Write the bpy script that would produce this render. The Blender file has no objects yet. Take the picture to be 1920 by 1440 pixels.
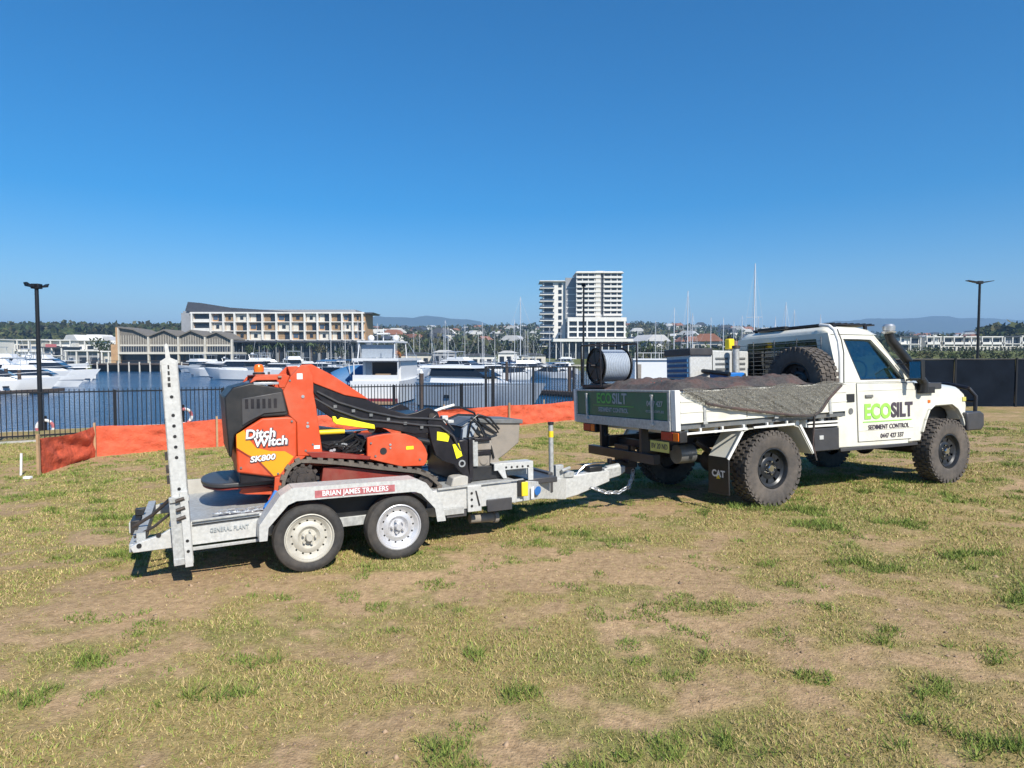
import bpy, math, random
import numpy as np
from mathutils import Vector, Matrix
R = math.radians
C = bpy.context.scene.collection
random.seed(7)
rng = np.random.default_rng(11)

# ------------------------------------------------------------------ camera, sky, sun, exposure
sc = bpy.context.scene
PITCH = 0.04331
cam_d = bpy.data.cameras.new('camera'); cam = bpy.data.objects.new('camera', cam_d); C.objects.link(cam)
cam.location = (0, 0, 1.75); cam.rotation_euler = (R(90) - PITCH, 0, 0)
cam_d.sensor_width = 36; cam_d.lens = 22.5; cam_d.clip_start = 0.1; cam_d.clip_end = 30000
sc.camera = cam
SUN_EL = R(42); SUN_DIR = (0.50, -0.866)
world = bpy.data.worlds.new('World'); sc.world = world; world.use_nodes = True
wn = world.node_tree.nodes; wl = world.node_tree.links
bg = wn['Background']; sky = wn.new('ShaderNodeTexSky'); sky.sky_type = 'NISHITA'; sky.sun_disc = False
sky.sun_elevation = SUN_EL; sky.sun_rotation = math.atan2(SUN_DIR[0], SUN_DIR[1])
sky.air_density = 1.0; sky.dust_density = 0.15; sky.ozone_density = 4.0; sky.altitude = 0
hsv = wn.new('ShaderNodeHueSaturation'); hsv.inputs['Saturation'].default_value = 1.56
wl.new(sky.outputs[0], hsv.inputs['Color']); wl.new(hsv.outputs[0], bg.inputs[0]); bg.inputs[1].default_value = 0.095
sun_d = bpy.data.lights.new('sun', 'SUN'); sun = bpy.data.objects.new('sun', sun_d); C.objects.link(sun)
sun_d.energy = 4.9; sun_d.angle = R(0.53); sun_d.color = (1.0, 0.94, 0.83)
sv = Vector((SUN_DIR[0]*math.cos(SUN_EL), SUN_DIR[1]*math.cos(SUN_EL), math.sin(SUN_EL)))
sun.rotation_euler = sv.to_track_quat('Z', 'Y').to_euler(); sun.location = (20, -30, 40)
sc.view_settings.view_transform = 'Standard'; sc.view_settings.look = 'None'
sc.view_settings.exposure = 0.55; sc.view_settings.gamma = 1.0; sc.view_settings.use_curve_mapping = False
sc.cycles.max_bounces = 8; sc.cycles.transparent_max_bounces = 24; sc.cycles.volume_bounces = 0
sc.cycles.use_denoising = True

# ------------------------------------------------------------------ materials
MATS = {}
def mat(name, col, rough=0.6, metal=0.0, var=0.12, scale=8.0, bump=0.0, dirt=None, dirt_amt=0.35, coat=0.0, emit=None, attr=None, spec=None, dscale=2.5):
    m = bpy.data.materials.new(name); m.use_nodes = True; n = m.node_tree.nodes; l = m.node_tree.links
    p = n['Principled BSDF']; p.inputs['Roughness'].default_value = rough; p.inputs['Metallic'].default_value = metal
    if spec is not None: p.inputs['Specular IOR Level'].default_value = spec
    if coat: p.inputs['Coat Weight'].default_value = coat; p.inputs['Coat Roughness'].default_value = 0.08
    tc = n.new('ShaderNodeTexCoord'); nz = n.new('ShaderNodeTexNoise')
    l.new(tc.outputs['Object'], nz.inputs['Vector']); nz.inputs['Scale'].default_value = scale
    nz.inputs['Detail'].default_value = 6; nz.inputs['Roughness'].default_value = 0.65
    cr = n.new('ShaderNodeValToRGB'); cr.color_ramp.elements[0].position = 0.3; cr.color_ramp.elements[1].position = 0.7
    cr.color_ramp.elements[0].color = (*[c*(1-var) for c in col], 1); cr.color_ramp.elements[1].color = (*[min(1, c*(1+var)) for c in col], 1)
    l.new(nz.outputs['Fac'], cr.inputs[0]); out = cr.outputs[0]
    if attr:
        a = n.new('ShaderNodeAttribute'); a.attribute_name = attr
        mx = n.new('ShaderNodeMix'); mx.data_type = 'RGBA'; mx.blend_type = 'MULTIPLY'; mx.inputs[0].default_value = 1
        l.new(out, mx.inputs[6]); l.new(a.outputs['Color'], mx.inputs[7]); out = mx.outputs[2]
    if dirt:
        n2 = n.new('ShaderNodeTexNoise'); n2.inputs['Scale'].default_value = dscale; n2.inputs['Detail'].default_value = 8; n2.inputs['Roughness'].default_value = 0.7
        l.new(tc.outputs['Object'], n2.inputs['Vector'])
        r2 = n.new('ShaderNodeMapRange'); r2.inputs[1].default_value = 0.45; r2.inputs[2].default_value = 0.75; r2.inputs[4].default_value = dirt_amt
        l.new(n2.outputs['Fac'], r2.inputs[0]); mx = n.new('ShaderNodeMix'); mx.data_type = 'RGBA'
        l.new(r2.outputs[0], mx.inputs[0]); l.new(out, mx.inputs[6]); mx.inputs[7].default_value = (*dirt, 1); out = mx.outputs[2]
        rr = n.new('ShaderNodeMapRange'); rr.inputs[3].default_value = rough; rr.inputs[4].default_value = min(1, rough+0.35)
        l.new(r2.outputs[0], rr.inputs[0]); l.new(rr.outputs[0], p.inputs['Roughness'])
    l.new(out, p.inputs['Base Color'])
    if bump:
        b = n.new('ShaderNodeBump'); b.inputs['Strength'].default_value = bump; b.inputs['Distance'].default_value = 0.01
        l.new(nz.outputs['Fac'], b.inputs['Height']); l.new(b.outputs[0], p.inputs['Normal'])
    MATS[name] = m; return m
def glass_mat(name, tint, refl=0.12, rough=0.02):
    m = bpy.data.materials.new(name); m.use_nodes = True; n = m.node_tree.nodes; l = m.node_tree.links
    n.remove(n['Principled BSDF']); o = n['Material Output']
    t = n.new('ShaderNodeBsdfTransparent'); t.inputs[0].default_value = (*tint, 1)
    g = n.new('ShaderNodeBsdfGlossy'); g.inputs['Roughness'].default_value = rough
    f = n.new('ShaderNodeLayerWeight'); f.inputs[0].default_value = 0.5; pw = n.new('ShaderNodeMath'); pw.operation = 'POWER'; pw.inputs[1].default_value = 2.5; l.new(f.outputs['Facing'], pw.inputs[0])
    ma = n.new('ShaderNodeMath'); ma.operation = 'MULTIPLY_ADD'; ma.inputs[1].default_value = 0.9; ma.inputs[2].default_value = refl; ma.use_clamp = True; l.new(pw.outputs[0], ma.inputs[0])
    mx = n.new('ShaderNodeMixShader'); l.new(ma.outputs[0], mx.inputs[0]); l.new(t.outputs[0], mx.inputs[1]); l.new(g.outputs[0], mx.inputs[2])
    l.new(mx.outputs[0], o.inputs[0]); MATS[name] = m; return m
DUST = (0.33, 0.26, 0.18)
M = MATS
mat('cream_paint', (0.74, 0.73, 0.65), 0.28, 0, 0.03, 3, 0, DUST, 0.32, 0.5)
mat('white_paint', (0.78, 0.78, 0.75), 0.35, 0, 0.04, 3, 0, DUST, 0.25)
mat('orange_paint', (0.60, 0.075, 0.020), 0.45, 0, 0.10, 5, 0, (0.36, 0.17, 0.10), 0.5)
mat('dark_red_paint', (0.22, 0.02, 0.012), 0.5, 0, 0.1, 6, 0, DUST, 0.3)
mat('yellow_paint', (0.85, 0.62, 0.02), 0.45, 0, 0.06, 5, 0, DUST, 0.15)
mat('amber_decal', (0.85, 0.33, 0.012), 0.4, 0, 0.04, 5)
mat('bright_yellow', (0.9, 0.8, 0.02), 0.5, 0, 0.05)
mat('black_plastic', (0.014, 0.015, 0.017), 0.42, 0, 0.25, 12, 0.1, (0.12, 0.1, 0.085), 0.25)
mat('charcoal_plastic', (0.05, 0.05, 0.055), 0.4, 0, 0.15, 12, 0.05, (0.14, 0.12, 0.1), 0.3)
mat('black_paint', (0.013, 0.012, 0.016), 0.35, 0.1, 0.2, 10, 0, (0.1, 0.08, 0.07), 0.25)
mat('galvanised', (0.46, 0.47, 0.46), 0.5, 0.3, 0.26, 30, 0.08, (0.3, 0.27, 0.23), 0.4)
mat('galvanised_bright', (0.57, 0.575, 0.56), 0.45, 0.2, 0.18, 30, 0.05, (0.36, 0.33, 0.28), 0.35)
mat('grey_steel', (0.20, 0.21, 0.215), 0.5, 0.5, 0.2, 15, 0.05, DUST, 0.35)
mat('chrome', (0.7, 0.7, 0.7), 0.2, 1.0, 0.05)
mat('rubber', (0.035, 0.034, 0.034), 0.8, 0, 0.2, 20, 0.15, (0.13, 0.11, 0.09), 0.55)
mat('dusty_rubber', (0.075, 0.066, 0.06), 0.9, 0, 0.25, 18, 0.3, (0.2, 0.165, 0.135), 0.75)
mat('track_rubber', (0.11, 0.095, 0.08), 0.9, 0, 0.25, 25, 0.3, (0.26, 0.21, 0.16), 0.7)
mat('dark_steel', (0.055, 0.048, 0.045), 0.55, 0.4, 0.3, 25, 0.2, (0.2, 0.14, 0.1), 0.6)
mat('rim_black', (0.02, 0.022, 0.026), 0.35, 0.2, 0.15, 12, 0, (0.12, 0.12, 0.12), 0.3)
mat('rim_cream', (0.52, 0.50, 0.44), 0.5, 0.1, 0.12, 14, 0, (0.22, 0.18, 0.13), 0.5)
mat('rim_silver', (0.62, 0.62, 0.64), 0.4, 0.4, 0.1, 14, 0, (0.25, 0.22, 0.2), 0.4)
mat('tail_green', (0.025, 0.14, 0.075), 0.4, 0, 0.15, 6, 0, (0.12, 0.13, 0.11), 0.4)
mat('letter_green', (0.32, 0.75, 0.10), 0.5); mat('letter_shaded_green', (0.10, 0.42, 0.08), 0.5)  # second green is the logo green darkened for the tailgate's shade
mat('letter_dark', (0.07, 0.055, 0.07), 0.5); mat('letter_white', (0.8, 0.8, 0.8), 0.5); mat('letter_grey', (0.34, 0.38, 0.4), 0.5)
mat('lamp_red', (0.35, 0.02, 0.015), 0.25); mat('lamp_orange', (0.8, 0.16, 0.01), 0.25); mat('lamp_clear', (0.7, 0.7, 0.7), 0.15)
mat('plate_yellow', (0.55, 0.5, 0.12), 0.5); mat('blue_paint', (0.02, 0.16, 0.5), 0.4); mat('pink_sticker', (0.42, 0.13, 0.14), 0.5, 0, 0.3, 30)
mat('netting', (0.125, 0.12, 0.105), 0.95, 0, 0.45, 60, 0.5, (0.12, 0.11, 0.10), 0.6, dscale=6)
mat('netting_dark', (0.065, 0.058, 0.056), 0.95, 0, 0.5, 40, 0.6, (0.2, 0.08, 0.06), 0.6, dscale=3)
mat('red_cloth', (0.4, 0.06, 0.04), 0.9, 0, 0.3, 15, 0.3)
mat('hose_pale', (0.36, 0.41, 0.48), 0.55, 0, 0.1, 20); mat('interior', (0.05, 0.06, 0.07), 0.8)
mat('seat_blue', (0.04, 0.10, 0.16), 0.8); mat('concrete', (0.42, 0.40, 0.36), 0.85, 0, 0.15, 6, 0.2, (0.25, 0.22, 0.18), 0.4)
mat('mud_beige', (0.27, 0.24, 0.205), 0.85, 0, 0.2, 10, 0.2, (0.2, 0.16, 0.12), 0.6)
mat('fence_black', (0.010, 0.011, 0.014), 0.4); mat('shade_cloth', (0.009, 0.013, 0.021), 0.95, 0, 0.3, 1.2, spec=0.05)
mat('timber', (0.42, 0.27, 0.15), 0.8, 0, 0.2, 12); mat('timber_dark', (0.07, 0.05, 0.04), 0.85, 0, 0.3, 4)
mat('boat_white', (0.66, 0.67, 0.68), 0.25, 0, 0.03, 2); mat('boat_glass', (0.015, 0.02, 0.03), 0.08, 0, 0.1)
mat('boat_grey', (0.33, 0.37, 0.42), 0.35); mat('boat_maroon', (0.16, 0.015, 0.03), 0.5); mat('boat_blue', (0.04, 0.14, 0.3), 0.6)
mat('boat_navy', (0.02, 0.035, 0.08), 0.4); mat('boat_teak', (0.3, 0.2, 0.12), 0.7); mat('alloy', (0.6, 0.61, 0.62), 0.35, 0.7); mat('mast_grey', (0.55, 0.57, 0.6), 0.6, 0.0)
mat('wall_white', (0.68, 0.67, 0.64), 0.8, 0, 0.06, 0.5, 0, (0.4, 0.37, 0.33), 0.2, dscale=0.2)
mat('wall_cream', (0.56, 0.53, 0.47), 0.8, 0, 0.08, 0.5); mat('wall_brown', (0.27, 0.18, 0.10), 0.8, 0, 0.2, 0.8)
mat('wall_grey', (0.28, 0.29, 0.31), 0.8, 0, 0.1, 0.5); mat('wall_ochre', (0.45, 0.28, 0.15), 0.8, 0, 0.15, 0.5)
mat('roof_dark', (0.06, 0.065, 0.08), 0.5, 0, 0.15, 1); mat('roof_tile', (0.3, 0.13, 0.08), 0.8, 0, 0.2, 1); mat('roof_pale', (0.5, 0.5, 0.5), 0.6, 0, 0.1, 1)
mat('window_dark', (0.02, 0.027, 0.04), 0.12, 0, 0.3, 0.4); mat('window_blue', (0.06, 0.09, 0.14), 0.1, 0, 0.3, 0.4)
mat('foliage_mass', (0.9, 0.9, 0.9), 0.85, 0, 0.15, 0.3, attr='col', spec=0.2)
mat('orange_mesh', (0.68, 0.115, 0.05), 0.75, 0, 0.22, 5, 1.0, (0.55, 0.10, 0.05), 0.6, dscale=4); MATS['orange_mesh'].node_tree.nodes['Bump'].inputs['Distance'].default_value = 0.06
mat('lattice_brown', (0.165, 0.15, 0.13), 0.8, 0, 0.25, 1.5); mat('mirror_sky_teal', (0.55, 0.72, 0.75), 0.06, 1.0, 0.02)  # mirror colour has the tint of reflected sky painted in
glass_mat('cab_glass', (0.50, 0.62, 0.65), 0.08)
glass_mat('rear_glass', (0.25, 0.36, 0.42), 0.06)
glass_mat('amber_glass', (0.9, 0.25, 0.03), 0.3)
glass_mat('lattice_glass', (0.45, 0.46, 0.42), 0.3)

nm_ = MATS['netting'].node_tree; n = nm_.nodes; l = nm_.links; pb0 = n['Principled BSDF']
wv = n.new('ShaderNodeTexNoise'); wv.inputs['Scale'].default_value = 90; tcn = n.new('ShaderNodeTexCoord'); l.new(tcn.outputs['Object'], wv.inputs['Vector'])
mr = n.new('ShaderNodeMapRange'); mr.inputs[1].default_value = 0.44; mr.inputs[2].default_value = 0.50; mr.inputs[3].default_value = 0.35; mr.inputs[4].default_value = 1.0; l.new(wv.outputs['Fac'], mr.inputs[0]); l.new(mr.outputs[0], pb0.inputs['Alpha'])

# ------------------------------------------------------------------ mesh builder
class MB:
    def __init__(s): s.v = []; s.f = []
    def add(s, vs, fs):
        o = len(s.v); s.v += [tuple(p) for p in vs]; s.f += [[i+o for i in f] for f in fs]; return s
    def box(s, x0, x1, y0, y1, z0, z1):
        vs = [(x, y, z) for z in (z0, z1) for y in (y0, y1) for x in (x0, x1)]
        return s.add(vs, [[0,2,3,1],[4,5,7,6],[0,1,5,4],[2,6,7,3],[0,4,6,2],[1,3,7,5]])
    def prism(s, pts, a0, a1, ax=1):
        def P(p, a): return (p[0], a, p[1]) if ax == 1 else ((a, p[0], p[1]) if ax == 0 else (p[0], p[1], a))
        n = len(pts); vs = [P(p, a0) for p in pts] + [P(p, a1) for p in pts]
        area = sum(pts[i][0]*pts[(i+1) % n][1]-pts[(i+1) % n][0]*pts[i][1] for i in range(n))
        fs = [list(range(n)), list(range(2*n-1, n-1, -1))] + [[i, i+n, (i+1) % n+n, (i+1) % n] for i in range(n)]
        flip = (area < 0) if ax == 1 else (area > 0)
        if ax == 1 and a1 < a0: flip = not flip
        if ax != 1 and a1 < a0: flip = not flip
        if flip: fs = [f[::-1] for f in fs]
        return s.add(vs, fs)
    def ring(s, outer, inner, a0, a1, ax=1):
        n = len(outer)
        for i in range(n):
            j = (i+1) % n
            s.prism([outer[i], outer[j], inner[j], inner[i]], a0, a1, ax)
        return s
    def strip(s, pts, a0, a1, th, ax=1):      # bent sheet of thickness th along pts, wide a0..a1
        for i in range(len(pts)-1):
            p, q = pts[i], pts[i+1]; dx, dz = q[0]-p[0], q[1]-p[1]; L = math.hypot(dx, dz) or 1; nx, nz = -dz/L*th, dx/L*th
            s.prism([p, q, (q[0]+nx, q[1]+nz), (p[0]+nx, p[1]+nz)], a0, a1, ax)
        return s
    def cyl(s, p0, p1, r, seg=12, r2=None, caps=True):
        p0, p1 = Vector(p0), Vector(p1); d = (p1-p0).normalized(); a = d.orthogonal().normalized(); b = d.cross(a); r2 = r if r2 is None else r2
        vs = []
        for c, rr in ((p0, r), (p1, r2)):
            for i in range(seg):
                t = 2*math.pi*i/seg; vs.append(c+(a*math.cos(t)+b*math.sin(t))*rr)
        fs = [[i, (i+1) % seg, (i+1) % seg+seg, i+seg] for i in range(seg)]
        if caps: fs += [list(range(seg-1, -1, -1)), list(range(seg, 2*seg))]
        return s.add(vs, fs)
    def tube(s, pts, r, seg=8, closed=False):
        P = [Vector(p) for p in pts]; n = len(P); vs = []; a = None
        for i in range(n):
            if closed: d = (P[(i+1) % n]-P[i-1]).normalized()
            else: d = (P[min(i+1, n-1)]-P[max(i-1, 0)]).normalized()
            a = d.orthogonal().normalized() if a is None else (a-d*a.dot(d)).normalized()
            b = d.cross(a)
            for k in range(seg):
                t = 2*math.pi*k/seg; vs.append(P[i]+(a*math.cos(t)+b*math.sin(t))*r)
        m = n if closed else n-1
        fs = [[i*seg+k, i*seg+(k+1) % seg, ((i+1) % n)*seg+(k+1) % seg, ((i+1) % n)*seg+k] for i in range(m) for k in range(seg)]
        if not closed: fs += [list(range(seg-1, -1, -1)), [(n-1)*seg+k for k in range(seg)]]
        return s.add(vs, fs)
    def lathe(s, prof, c, ax=1, seg=48, cap=False):       # prof: (radius, offset along axis)
        vs = []
        for r, h in prof:
            for k in range(seg):
                t = 2*math.pi*k/seg; u, w = r*math.cos(t), r*math.sin(t)
                vs.append((c[0]+u, c[1]+h, c[2]+w) if ax == 1 else ((c[0]+h, c[1]+u, c[2]+w) if ax == 0 else (c[0]+u, c[1]+w, c[2]+h)))
        n = len(prof); fs = [[i*seg+k, i*seg+(k+1) % seg, (i+1)*seg+(k+1) % seg, (i+1)*seg+k] for i in range(n-1) for k in range(seg)]
        if ax != 0 and ax != 2: pass
        if cap: fs += [list(range(seg-1, -1, -1)), [(n-1)*seg+k for k in range(seg)]]
        return s.add(vs, fs)
    def ball(s, c, r, seg=10, rings=6, sq=(1, 1, 1)):
        prof = [(max(1e-4, math.sin(math.pi*i/rings)), -math.cos(math.pi*i/rings)) for i in range(rings+1)]
        o = len(s.v); s.lathe([(p[0]*r, p[1]*r) for p in prof], (0, 0, 0), 2, seg)
        for i in range(o, len(s.v)):
            v = s.v[i]; s.v[i] = (c[0]+v[0]*sq[0], c[1]+v[1]*sq[1], c[2]+v[2]*sq[2])
        return s
    def grid(s, fn, nu, nv):
        vs = [fn(i/nu, j/nv) for j in range(nv+1) for i in range(nu+1)]
        return s.add(vs, [[j*(nu+1)+i, j*(nu+1)+i+1, (j+1)*(nu+1)+i+1, (j+1)*(nu+1)+i] for j in range(nv) for i in range(nu)])
    def map(s, fn): s.v = [tuple(fn(*p)) for p in s.v]; return s
    def xf(s, mtx, start=0):
        s.v[start:] = [tuple(mtx @ Vector(p)) for p in s.v[start:]]; return s
    def mesh(s, name, m, smooth=35):
        me = bpy.data.meshes.new(name); me.from_pydata(s.v, [], s.f); me.materials.append(M[m] if isinstance(m, str) else m)
        import bmesh
        bm = bmesh.new(); bm.from_mesh(me); bmesh.ops.recalc_face_normals(bm, faces=bm.faces); bm.to_mesh(me); bm.free()
        if smooth:
            me.polygons.foreach_set('use_smooth', [True]*len(me.polygons)); me.set_sharp_from_angle(angle=R(smooth))
        return me
    def build(s, name, m, parent=None, bevel=0, smooth=35):
        o = bpy.data.objects.new(name, s.mesh(name, m, smooth)); C.objects.link(o)
        if parent is not None: o.parent = parent
        if bevel:
            b = o.modifiers.new('bevel', 'BEVEL'); b.width = bevel; b.segments = 2; b.limit_method = 'ANGLE'; b.angle_limit = R(30)
        return o
def tag(o, label=None, cat=None, group=None, kind=None):
    if label: o['label'] = label
    if cat: o['category'] = cat
    if group: o['group'] = group
    if kind: o['kind'] = kind
    return o
def empty(name, loc=(0, 0, 0), label=None, cat=None, group=None, rz=0):
    o = bpy.data.objects.new(name, None); C.objects.link(o); o.location = loc; o.rotation_euler = (0, 0, rz); o.empty_display_size = 0.2
    return tag(o, label, cat, group)
def inst(name, me, parent=None, loc=(0, 0, 0), rot=(0, 0, 0), scale=(1, 1, 1)):
    o = bpy.data.objects.new(name, me); C.objects.link(o); o.location = loc; o.rotation_euler = rot; o.scale = scale
    if parent is not None: o.parent = parent
    return o
def copy_tree(o, parent=None):
    c = o.copy(); C.objects.link(c); c.parent = parent
    for ch in list(o.children): copy_tree(ch, c)
    return c
def text(body, size, loc, rot, m, parent, ext=0.0015, sx=1.0, bold=0.0, name='lettering', shear=0.0):
    cu = bpy.data.curves.new(name, 'FONT'); cu.body = body; cu.size = size; cu.extrude = ext; cu.offset = bold; cu.shear = shear
    cu.align_x = 'CENTER'; cu.align_y = 'CENTER'; cu.materials.append(M[m])
    cu.resolution_u = 4; tmp = bpy.data.objects.new('tmp', cu); me = bpy.data.meshes.new_from_object(tmp); bpy.data.objects.remove(tmp)
    me.name = name; o = bpy.data.objects.new(name, me); C.objects.link(o); o.location = loc; o.rotation_euler = rot; o.scale = (sx, 1, 1); o.parent = parent
    if not me.materials: me.materials.append(M[m])
    return o
def frame(o, yaw, lean):
    X = Vector((math.cos(yaw), math.sin(yaw), 0)); Y0 = Vector((-math.sin(yaw), math.cos(yaw), 0)); Z0 = Vector((0, 0, 1))
    Y = Y0*math.cos(lean)-Z0*math.sin(lean); Z = X.cross(Y)
    m = Matrix((X, Y, Z)).transposed().to_4x4(); m.translation = Vector(o); return m

# ------------------------------------------------------------------ noise and terrain heights
def vnoise(x, y, seed=0):
    xi = np.floor(x).astype(np.int64); yi = np.floor(y).astype(np.int64); xf = x-xi; yf = y-yi
    def h(a, b):
        n = (a*374761393+b*668265263+seed*974634777) & 0x7fffffff; n = ((n ^ (n >> 13))*1274126177) & 0x7fffffff
        return ((n ^ (n >> 16)) & 0xffff)/65535.0
    u = xf*xf*(3-2*xf); v = yf*yf*(3-2*yf)
    return (h(xi, yi)*(1-u)+h(xi+1, yi)*u)*(1-v)+(h(xi, yi+1)*(1-u)+h(xi+1, yi+1)*u)*v
def fbm(x, y, oct=4, seed=0):
    s = 0; a = 0.5; t = 0
    for k in range(oct): s = s+a*vnoise(x*2**k, y*2**k, seed+k); t += a; a *= 0.55
    return s/t
EDGE = [(-216, -108), (-14.2, 18.6), (-3.6, 25.3), (5, 28.5), (32, 46), (75, 112), (135, 235), (500, 500)]
POLY = EDGE+[(500, -400), (-216, -400)]
def inside(x, y):
    c = np.zeros(x.shape, bool)
    for i in range(len(POLY)):
        (x1, y1), (x2, y2) = POLY[i], POLY[(i+1) % len(POLY)]
        if y1 == y2: continue
        c ^= ((y1 > y) != (y2 > y)) & (x < (x2-x1)*(y-y1)/(y2-y1)+x1)
    return c
def edist(x, y):
    d = np.full(x.shape, 1e9)
    for i in range(len(EDGE)-1):
        (x1, y1), (x2, y2) = EDGE[i], EDGE[i+1]; L = (x2-x1)**2+(y2-y1)**2
        t = np.clip(((x-x1)*(x2-x1)+(y-y1)*(y2-y1))/L, 0, 1); d = np.minimum(d, np.hypot(x-x1-t*(x2-x1), y-y1-t*(y2-y1)))
    return d
AZ = [-1.4, -0.8, -0.52, -0.22, 0.03, 0.2, 0.28, 0.6, 0.8, 1.4]; AM = [1.05, 1.1, 0.95, 0.86, 0.9, 1.0, 0.9, 0.62, 0.62, 0.6]
def height(x, y):
    x = np.asarray(x, float); y = np.asarray(y, float)
    t = (x-3.037)*-0.4158+(y-7.385)*0.9094
    near = -0.04*np.clip(t, 0, 4.5)-0.004*np.clip(t-4.5, 0, 10)
    near = near+(fbm(x*0.9, y*0.9, 3, 5)-0.5)*0.05*np.clip(np.abs(t+0.1)*0.8, 0.25, 1)+(fbm(x*6, y*6, 3, 9)-0.5)*0.018
    near = near+np.interp(y, [40, 120, 280, 500], [0, 0.6, 4.4, 7])*(x > 10)
    e = edist(x, y); ins = inside(x, y)
    zl = np.where(ins, near-0.45*np.exp(-(e/1.2)**2)*(y < 60), np.maximum(-4.5, near-0.45-e*1.1))
    azi = np.where(y > 1, x/np.maximum(y, 1), np.sign(x)*5); am = np.interp(azi, AZ, AM)
    yy = np.maximum(y, 0.8*np.hypot(x, y)*(y > 0))
    far = np.interp(yy, [208, 214, 300, 420, 700, 1250, 2200, 7000], [-4.5, -1.7, -0.8, 5, 24, 60, 52, 40])
    far = np.where(far > 3, far*am, far)+np.where(yy > 450, (fbm(x/160, y/160, 3, 21)-0.5)*14, 0)
    rt = np.interp(azi, [0.5, 0.6], [0, 1]); far = far+rt*np.interp(yy, [208, 230, 330, 500, 700], [4, 5.2, 4.8, 2, 0])
    far = np.where(y > 150, far, -4.5)
    return np.maximum(zl, far)
def H(x, y): return float(height(np.array([x]), np.array([y]))[0])
def cover(x, y):
    a = fbm(x*0.75, y*1.1, 4, 31); b = fbm(x*3.2, y*4.4, 3, 47)
    c = fbm(x*7, y*9, 2, 51)
    return a*0.50+b*0.36+c*0.14-0.035*np.clip((7.5-np.hypot(x, y))/3, 0, 1)-0.02*np.clip(-x/6, 0, 1)

# ------------------------------------------------------------------ ground sheet
def polar_mesh(name, th, rr, closed):
    T, Rr = np.meshgrid(th, rr); X = Rr*np.sin(T); Y = Rr*np.cos(T); Z = height(X, Y)
    nt, nr = len(th), len(rr)
    co = np.stack([X, Y, Z], -1).reshape(-1, 3)
    i = np.arange(nr-1)[:, None]; j = np.arange(nt if closed else nt-1)[None, :]; j2 = (j+1) % nt
    q = np.stack([i*nt+j, i*nt+j2+0*i, (i+1)*nt+j2, (i+1)*nt+j], -1).reshape(-1, 4)
    return co, q
def np_mesh(name, co, q, m, cols=None, k=4):
    me = bpy.data.meshes.new(name); me.vertices.add(len(co)); me.vertices.foreach_set('co', co.astype(np.float32).ravel())
    me.loops.add(q.size); me.loops.foreach_set('vertex_index', q.astype(np.int32).ravel())
    me.polygons.add(len(q)); me.polygons.foreach_set('loop_start', np.arange(0, q.size, k, dtype=np.int32))
    me.update(calc_edges=True); me.materials.append(m)
    if cols is not None:
        a = me.color_attributes.new('col', 'FLOAT_COLOR', 'POINT'); c4 = np.ones((len(co), 4), np.float32); c4[:, :3] = cols; a.data.foreach_set('color', c4.ravel())
    me.validate(); return me
th_f = np.linspace(R(-46), R(46), 430); th_b = np.linspace(R(46), R(314), 70)[1:-1]
th = np.concatenate([th_f, th_b])
rr = np.concatenate([[0.02], np.geomspace(0.5, 2.2, 12), np.geomspace(2.2, 32, 250)[1:], np.geomspace(32, 9000, 130)[1:]])
co, q = polar_mesh('ground', th, rr, True)
def gcol(x, y, z):
    c = cover(x, y)[:, None]; d = fbm(x*1.3+9, y*1.5, 4, 77)[:, None]; r = np.hypot(x, y)[:, None]
    soil = np.array([[0.43, 0.305, 0.185]])*(0.8+0.4*d); straw = np.array([[0.33, 0.265, 0.115]]); green = np.array([[0.15, 0.19, 0.05]])
    w = np.clip((c-0.40)/0.10, 0, 1)*0.85; g = np.clip((d-0.46)/0.2, 0, 1)*0.65
    col = soil*(1-w)+(straw*(1-g)+green*g)*w
    farg = np.array([[0.13, 0.15, 0.05]])*(0.7+0.6*fbm(x/30, y/30, 3, 3)[:, None]); k = np.clip((r-60)/150, 0, 1)
    col = col*(1-k)+farg*k
    rock = np.array([[0.17, 0.145, 0.13]]); e = edist(x, y)[:, None]; s = inside(x, y)[:, None]
    kr = np.where(s, np.clip(1-e/0.8, 0, 1), 1)*(r < 140)
    return col*(1-kr)+rock*kr
gm = bpy.data.materials.new('field_soil_and_grass'); gm.use_nodes = True
gn = gm.node_tree.nodes; gl = gm.node_tree.links; gp = gn['Principled BSDF']; gp.inputs['Roughness'].default_value = 0.95; gp.inputs['Specular IOR Level'].default_value = 0.15
ga = gn.new('ShaderNodeAttribute'); ga.attribute_name = 'col'; gt = gn.new('ShaderNodeTexCoord')
g1 = gn.new('ShaderNodeTexNoise'); g1.inputs['Scale'].default_value = 18; g1.inputs['Detail'].default_value = 8; g1.inputs['Roughness'].default_value = 0.75
g2 = gn.new('ShaderNodeTexNoise'); g2.inputs['Scale'].default_value = 70; g2.inputs['Detail'].default_value = 4
gl.new(gt.outputs['Object'], g1.inputs['Vector']); gl.new(gt.outputs['Object'], g2.inputs['Vector'])
gr = gn.new('ShaderNodeValToRGB'); gr.color_ramp.elements[0].position = 0.32; gr.color_ramp.elements[1].position = 0.7
gr.color_ramp.elements[0].color = (0.6, 0.56, 0.5, 1); gr.color_ramp.elements[1].color = (1.3, 1.27, 1.2, 1)
gx = gn.new('ShaderNodeMix'); gx.data_type = 'RGBA'; gx.blend_type = 'MULTIPLY'; gx.inputs[0].default_value = 1
gl.new(g1.outputs['Fac'], gr.inputs[0]); gl.new(ga.outputs['Color'], gx.inputs[6]); gl.new(gr.outputs[0], gx.inputs[7]); gl.new(gx.outputs[2], gp.inputs['Base Color'])
gb = gn.new('ShaderNodeBump'); gb.inputs['Strength'].default_value = 0.6; gb.inputs['Distance'].default_value = 0.02
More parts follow.
